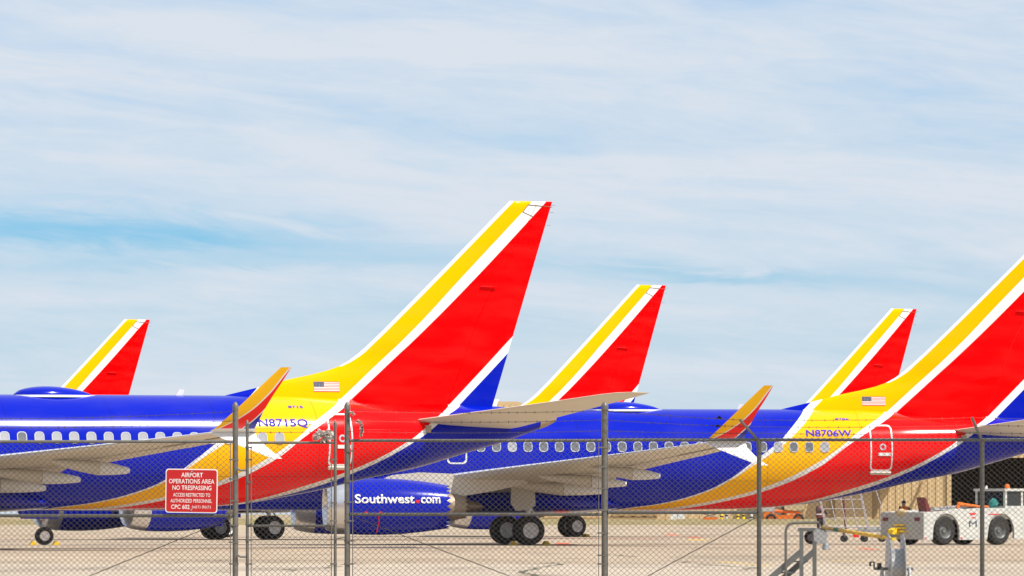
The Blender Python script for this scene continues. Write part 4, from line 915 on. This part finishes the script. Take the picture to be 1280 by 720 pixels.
for u, l in ((GU + .64, 'yellow chock behind the small distant main wheels right of centre'),):
    x, yy = plane_pt(21.6, 366, 28, u, -GV - .3); chock('wheel_chock', x, yy, R(28), l)

# ------------------------------------------------------------------ the steel steps and the hose reel just inside the fence
st = empty('steel_steps', (4.5, 104.5, 0), 0, 'grey steel steps with curved tube handrail just behind the fence', 'steps')
MB().box(-.13, -.07, -.33, -.27, 0, .98).build('post', M['steel'], st, smooth=False); MB().box(.10, .16, .37, .43, 0, .93).build('post', M['steel'], st, smooth=False)
MB().box(-.13, .16, -.27, .37, .93, .98).build('top_bar', M['steel'], st, smooth=False)
for x, y in ((-.13, -.3), (.10, .4)):
    mb = MB(); mb.prism([(0, .66), (0, .54), (-.62, .0), (-.76, .0)], lambda p: (x + p[0], y - .025, p[1]), lambda p: (x + p[0], y + .025, p[1])); mb.build('stringer', M['steel'], st, smooth=False)
for i in range(3):
    z = .14 + .17 * i; MB().box(-.62 + .19 * i, -.38 + .19 * i, -.275, .375, z - .02, z).build('tread', M['steel'], st, smooth=False)
cv = [(-.34, -.35, 0), (-.34, -.35, .93)] + [(-.34 + .13 - .13 * math.cos(a), -.35, .93 + .13 * math.sin(a)) for a in (R(25), R(50), R(75), R(90))] + [(.16, -.35, 1.065)]
MB().tube(cv, .021, 10).build('handrail', M['galv'], st)
mb = MB(); mb.prism([(-.10, .0), (.06, -.06), (.10, .12), (-.06, .20), (-.12, .15)], lambda p: (.20 + p[0], -.42, .78 + p[1]), lambda p: (.20 + p[0], -.24, .78 + p[1])); mb.build('junction_box', M['zinc'], st, smooth=False)
mb = MB(); mb.lathe([(0, .04), (-.10, .065), (-.11, .05)], (.27, -.34, .76), 'z', 12, cap=True); mb.build('lamp_head', M['zinc'], st)
rl = empty('hose_reel', (5.86, 104.5, 0), R(1.5), 'grey metal hose reel with two tall round flanges behind the fence', 'hose reel')
for x in (-.12, .10): mb = MB(); mb.lathe([(0, .02), (0, .52), (.012, .535), (.024, .52), (.024, .02)], (x - .012, 0, .36), 'x', 40); mb.build('flange', M['zinc'], rl)
mb = MB(); mb.lathe([(0, .30), (.196, .30)], (-.107, 0, .36), 'x', 32); mb.build('drum', M['zinc'], rl)
mb = MB(); mb.tube([(-.34, 0, .36), (.26, 0, .36)], .022, 8); mb.build('axle', M['steel'], rl)
mb = MB(); mb.tube([(-.34, 0, .36), (-.34, .0, .46), (-.40, 0, .46)], .014, 6); mb.tube([(-.40, 0, .40), (-.40, 0, .46)], .018, 6); mb.lathe([(-.03, .02), (-.03, .05), (.03, .05), (.03, .02)], (-.26, 0, .40), 'x', 10); mb.build('crank', M['black'], rl)
for x in (-.22, .2):
    mb = MB()
    for y in (-.3, .3): mb.tube([(x, 0, .38), (x, y, 0)], .022, 8)
    mb.tube([(x, -.3, .03), (x, .3, .03)], .018, 6); mb.build('stand', M['zinc'], rl)

# ------------------------------------------------------------------ chain link fence, 95 m from the camera
FY = 95.2
DIA, PV, WR = 0.083, 0.0735, 0.0043
def mesh_panel(parent, x0, x1, z0, z1, name='chain_link_mesh'):
    """zigzag wires hooked into one another"""
    hw = DIA / 2; n = int((x1 - x0) / hw); rows = int((z1 - z0) / (PV / 2)); V = []; F = []
    for j in range(n):
        base = x0 + j * hw; o = len(V)
        wob = random.uniform(-.003, .003)
        for i in range(rows + 1):
            side = (i + j) % 2; x = base + (hw if side else 0); z = z0 + i * PV / 2; y = FY + (.004 if side else -.004) + wob
            x += .004 * math.sin(z * 2.3 + base * 1.7) + .003 * math.sin(base * 5.1 + z)
            for a in (0, 1, 2): V.append((x + WR * math.cos(a * 2.094 + .5), y + WR * math.sin(a * 2.094 + .5), z))
        for i in range(rows):
            for a in range(3): p = o + i * 3 + a; q = o + i * 3 + (a + 1) % 3; F.append((p, q, q + 3, p + 3))
    me = bpy.data.meshes.new(name); me.from_pydata(V, [], F); me.materials.append(M['wire']); me.shade_smooth()
    o = obj(name, me, parent); o['kind'] = 'stuff'; return o
def fpost(parent, name, x, r, z1, dome=True, m='galv'):
    mb = MB(); mb.lathe([(0, r), (z1, r)], (x, FY + r + .01, 0), 'z', 20); p = mb.build(name, M[m], parent)
    if dome:
        c = MB(); c.lathe([(z1 - .06, r + .004), (z1, r + .005), (z1 + .02, r * .9), (z1 + .045, r * .55), (z1 + .053, .004)], (x, FY + r + .01, 0), 'z', 20); c.build('cap', M[m], p)
    return p
def rail(parent, x0, x1, z, r=.021, m='galv', name='rail', dz=0):
    return MB().tube([(x0, FY + .03, z), (x1, FY + .03, z + dz)], r, 12).build(name, M[m], parent)
def bands(parent, x, r, zs, tx, m='galv'):
    """tension bar with its clamping bands"""
    MB().tube([(tx, FY - .006, .05), (tx, FY - .006, 2.2)], .007, 6).build('tension_bar', M[m], parent)
    for z in zs:
        mb = MB(); mb.lathe([(-.011, r + .003), (-.011, r + .007), (.011, r + .007), (.011, r + .003)], (x, FY + r + .01, z), 'z', 18)
        e = tx + (.018 if tx > x else -.018); mb.box(min(x, e), max(x, e), FY - .001, FY + .006, z - .011, z + .011); mb.build('clamp_band', M[m], parent)
def barbed(parent, pts, r=.0034, name='barbed_wire', m='rust', sag=.03, step=.125):
    mb = MB(); path = []
    for (a, b) in zip(pts, pts[1:]):
        a, b = Vector(a), Vector(b); n = 14
        for i in range(n): k = i / n; p = a.lerp(b, k); p.z -= sag * 4 * k * (1 - k) * (b - a).length / 3.5; path.append(p)
    path.append(Vector(pts[-1])); mb.tube(path, r, 4)
    L = (path[-1] - path[0]).length; k = int(L / step)
    for i in range(k):
        f = (i + random.uniform(.3, .7)) / k * (len(path) - 1); p = path[int(f)].lerp(path[min(int(f) + 1, len(path) - 1)], f % 1)
        for s in (-1, 1):
            d = Vector((random.uniform(-.6, .6), random.uniform(-1, 1), s * random.uniform(.6, 1))).normalized() * .02; mb.tube([p - d, p + d], r * .8, 3)
    return mb.build(name, M[m], parent, smooth=False)
ZT_, ZM = 2.20, 1.17
fl = empty('chain_link_fence', (0, 0, 0), 0, 'chain link fence section left of the narrow gate', 'fence', 'fence sections')
fr = empty('chain_link_fence', (0, 0, 0), 0, 'long chain link fence section right of the narrow gate', 'fence', 'fence sections')
gt = empty('chain_link_gate', (0, 0, 0), 0, 'narrow chain link gate between two tall capped posts', 'gate')
# left
PXL, PXR, PXM = -3.844, -2.289, 1.289
fpost(fl, 'post', PXL, .039, 2.70); fpost(fl, 'post', -7.4, .036, 2.70)
rail(fl, -7.4, PXL - .04, ZT_); rail(fl, -7.4, PXL - .04, ZM + .0, .023)
bands(fl, PXL, .039, (.5, .8, 1.04, 1.38, 1.68, 1.95), -3.91)
mesh_panel(fl, -7.45, -3.905, .04, 2.19)
MB().tube([(PXL - .05, FY + .02, 1.14), (-7.3, FY + .02, -.25)], .006, 6).build('brace_rod', M['rust'], fl)
for z in (2.62, 2.49): barbed(fl, [(-7.4, FY, z - .10), (PXL, FY, z)])
# gate
GL, GR_ = -3.678, -2.456
fpost(gt, 'gate_upright', GL, .021, 2.45); fpost(gt, 'gate_upright', GR_, .021, 2.45)
rail(gt, GL + .02, GR_ - .02, 2.185, .019); rail(gt, GL + .02, GR_ - .02, 1.03, .017)
bands(gt, GL, .021, (.5, .83, 1.05, 1.36, 1.64, 1.95, 2.12), GL + .055); bands(gt, GR_, .021, (.5, .84, 1.1, 1.35, 1.66, 1.95), GR_ - .05)
mesh_panel(gt, GL + .05, GR_ - .04, .1, 2.18)
for z in (2.33, 2.50 - .06): barbed(gt, [(GL, FY, z), (GR_, FY, z + .01)], sag=.02)
for z in (1.80, .6): mb = MB(); mb.tube([(PXL + .03, FY - .01, z + .03), (PXL + .07, FY - .01, z), (GL - .015, FY - .01, z)], .014, 8); mb.build('hinge', M['steel'], gt)
mb = MB(); mb.tube([(GR_ + .015, FY - .01, .85), (PXR - .035, FY - .01, .87)], .012, 6); mb.build('latch', M['galv'], gt)
# right
fpost(fr, 'post', PXR, .039, 2.70); fpost(fr, 'post', PXM, .046, 2.70)
for x in (3.433, 6.533, 9.63):
    fpost(fr, 'post', x, .032, 2.20, False)
    mb = MB(); mb.tube([(x + .01, FY + .04, 2.18), (x - .06, FY + .0, 2.27), (x - .27, FY - .12, 2.50)] if x < 5 else [(x, FY + .04, 2.18), (x - .03, FY, 2.27), (x - .155, FY - .14, 2.53)], .021, 8); mb.build('barb_arm', M['galv'], fr)
    mb = MB(); mb.lathe([(2.15, .036), (2.24, .038), (2.245, .02)], (x, FY + .042, 0), 'z', 14, cap=True); mb.build('post_cap', M['galv'], fr)
rail(fr, PXR + .04, PXM - .045, 2.215); rail(fr, PXR + .04, PXM - .045, 1.19, .023)
rail(fr, PXM + .045, 9.7, 2.225, .022, 'steel'); rail(fr, PXM + .045, 3.40, 1.215, .022, 'steel')
bands(fr, PXR, .039, (.5, .82, 1.1, 1.36, 1.65, 2.07), PXR + .075); bands(fr, PXM, .046, (.5, .62, .93, 1.25, 1.55, 1.85, 2.12), PXM - .085)
mesh_panel(fr, PXR + .07, PXM - .08, .04, 2.26); mesh_panel(fr, PXM + .06, 9.65, .04, 2.29)
MB().tube([(PXR + .05, FY + .02, 1.17), (1.1, FY + .02, -.1)], .006, 6).build('brace_rod', M['rust'], fr)
MB().tube([(3.38, FY + .02, 1.14), (1.4, FY + .02, .07)], .006, 6).build('brace_rod', M['rust'], fr)
for i, z in enumerate((2.62, 2.49, 2.34)):
    barbed(fr, [(PXR, FY, z), (PXM, FY, z + .01)], sag=.025)
    k = (1.0, .6, .2)[i]; barbed(fr, [(PXM, FY, z + .01), (3.433 - .06 - .21 * k, FY - .12 * k, 2.27 + .23 * k), (6.533 - .03 - .125 * k, FY - .14 * k, 2.27 + .26 * k), (9.63 - .16, FY - .14 * k, 2.27 + .26 * k)], sag=.02)
# debris caught on the wires
def rag(name, pts, w, label, m, seed, cat='plastic scrap'):
    """a torn film bunched into folds along a wandering line"""
    rn = random.Random(seed); mb = MB()
    for q in range(7):
        rows = []; ph = rn.uniform(0, 6.28)
        for i in range(len(pts) * 3 - 2):
            a, b = Vector(pts[i // 3]), Vector(pts[min(i // 3 + 1, len(pts) - 1)]); p = a.lerp(b, (i % 3) / 3) + Vector((rn.uniform(-.5, .5) * w, rn.uniform(-.03, .03), rn.uniform(-.5, .5) * w))
            ww = w * rn.uniform(.15, .9); t = ph + i * rn.uniform(.4, 1.4)
            rows.append([p + Vector((math.cos(t + b_) * ww * rn.uniform(.5, 1.2), rn.uniform(-1, 1) * .025, math.sin(t + b_) * ww * rn.uniform(.5, 1.2))) for b_ in (0, .5, 1.2, 1.7)])
        mb.loft(rows, 0, cap=False, closed=False)
    o = mb.build(name, m, angle=75); o.modifiers.new('t', 'SOLIDIFY').thickness = .0015
    return tag(o, label, cat)
rag('plastic_bag', [(-2.74, FY - .03, 2.24), (-2.70, FY - .04, 2.31), (-2.60, FY - .05, 2.28), (-2.54, FY - .03, 2.33), (-2.50, FY - .04, 2.27), (-2.62, FY - .03, 2.20)], .062, 'crumpled whitish plastic bag snagged on top of the narrow gate', M['plastic'], 5, 'plastic bag')
rag('plastic_scrap', [(-2.16, FY - .01, 2.48), (-2.10, FY - .02, 2.47), (-2.09, FY - .02, 2.40), (-2.08, FY - .02, 2.33), (-2.10, FY - .02, 2.27)], .03, 'torn plastic scrap hanging from barbed wire right of the gate post', M['plastic'], 8)
rag('plastic_scrap', [(-2.25, FY - .02, 2.61), (-2.21, FY - .02, 2.61), (-2.20, FY - .02, 2.57)], .02, 'small plastic knot tied against the tall gate post', M['plastic'], 11)
for i, (x, z, l) in enumerate(((2.88, 2.523, 'upper dark leaf scrap stuck on barbed wire'), (2.86, 2.413, 'lower dark leaf scrap stuck on barbed wire'))):
    rag('leaf_scrap', [(x - .03, FY - .03, z), (x, FY - .03, z + .015), (x + .03, FY - .03, z)], .022, l, M['black'], 20 + i, 'leaf')
# --- warning sign
sg = empty('warning_sign', (-4.45, FY - .02, 1.515), R(.0), 'red no trespassing sign with white lettering wired to the fence', 'sign'); sg.rotation_euler = (0, R(.8), 0)
def flat(pts, y0, y1): return MB().prism(pts, lambda p: (p[0], y0, p[1]), lambda p: (p[0], y1, p[1]))
flat(rrect(.722, .61, .04), .0, .004).build('panel', M['signwhite'], sg, smooth=False)
flat(rrect(.695, .583, .033), -.003, -.0005).build('red_face', M['signred'], sg, smooth=False)
for txt, x0, x1, zc, cap, bold in (('AIRPORT', -.145, .155, .222, .062, .006), ('OPERATIONS AREA', -.315, .315, .134, .062, .004), ('NO TRESPASSING', -.265, .275, .044, .062, .004), ('ACCESS RESTRICTED TO', -.255, .26, -.055, .05, .0), ('AUTHORIZED PERSONNEL', -.29, .285, -.137, .05, .0), ('CPC 602', -.28, -.025, -.222, .058, .006), ('(a)(1) (b)(1)', .01, .27, -.217, .04, -.004)):
    obj('lettering', text_mesh('lettering', txt, x0, x1, zc - cap / 2, cap, lambda x, z: Vector((x, -.0045, z)), M['signwhite'], bold), sg)
for z in (.27, -.262):
    mb = MB(); mb.lathe([(-.012, .002), (-.012, .011), (-.0032, .013)], (0, 0, z), 'y', 10, cap=True); mb.build('bolt', M['zinc'], sg)
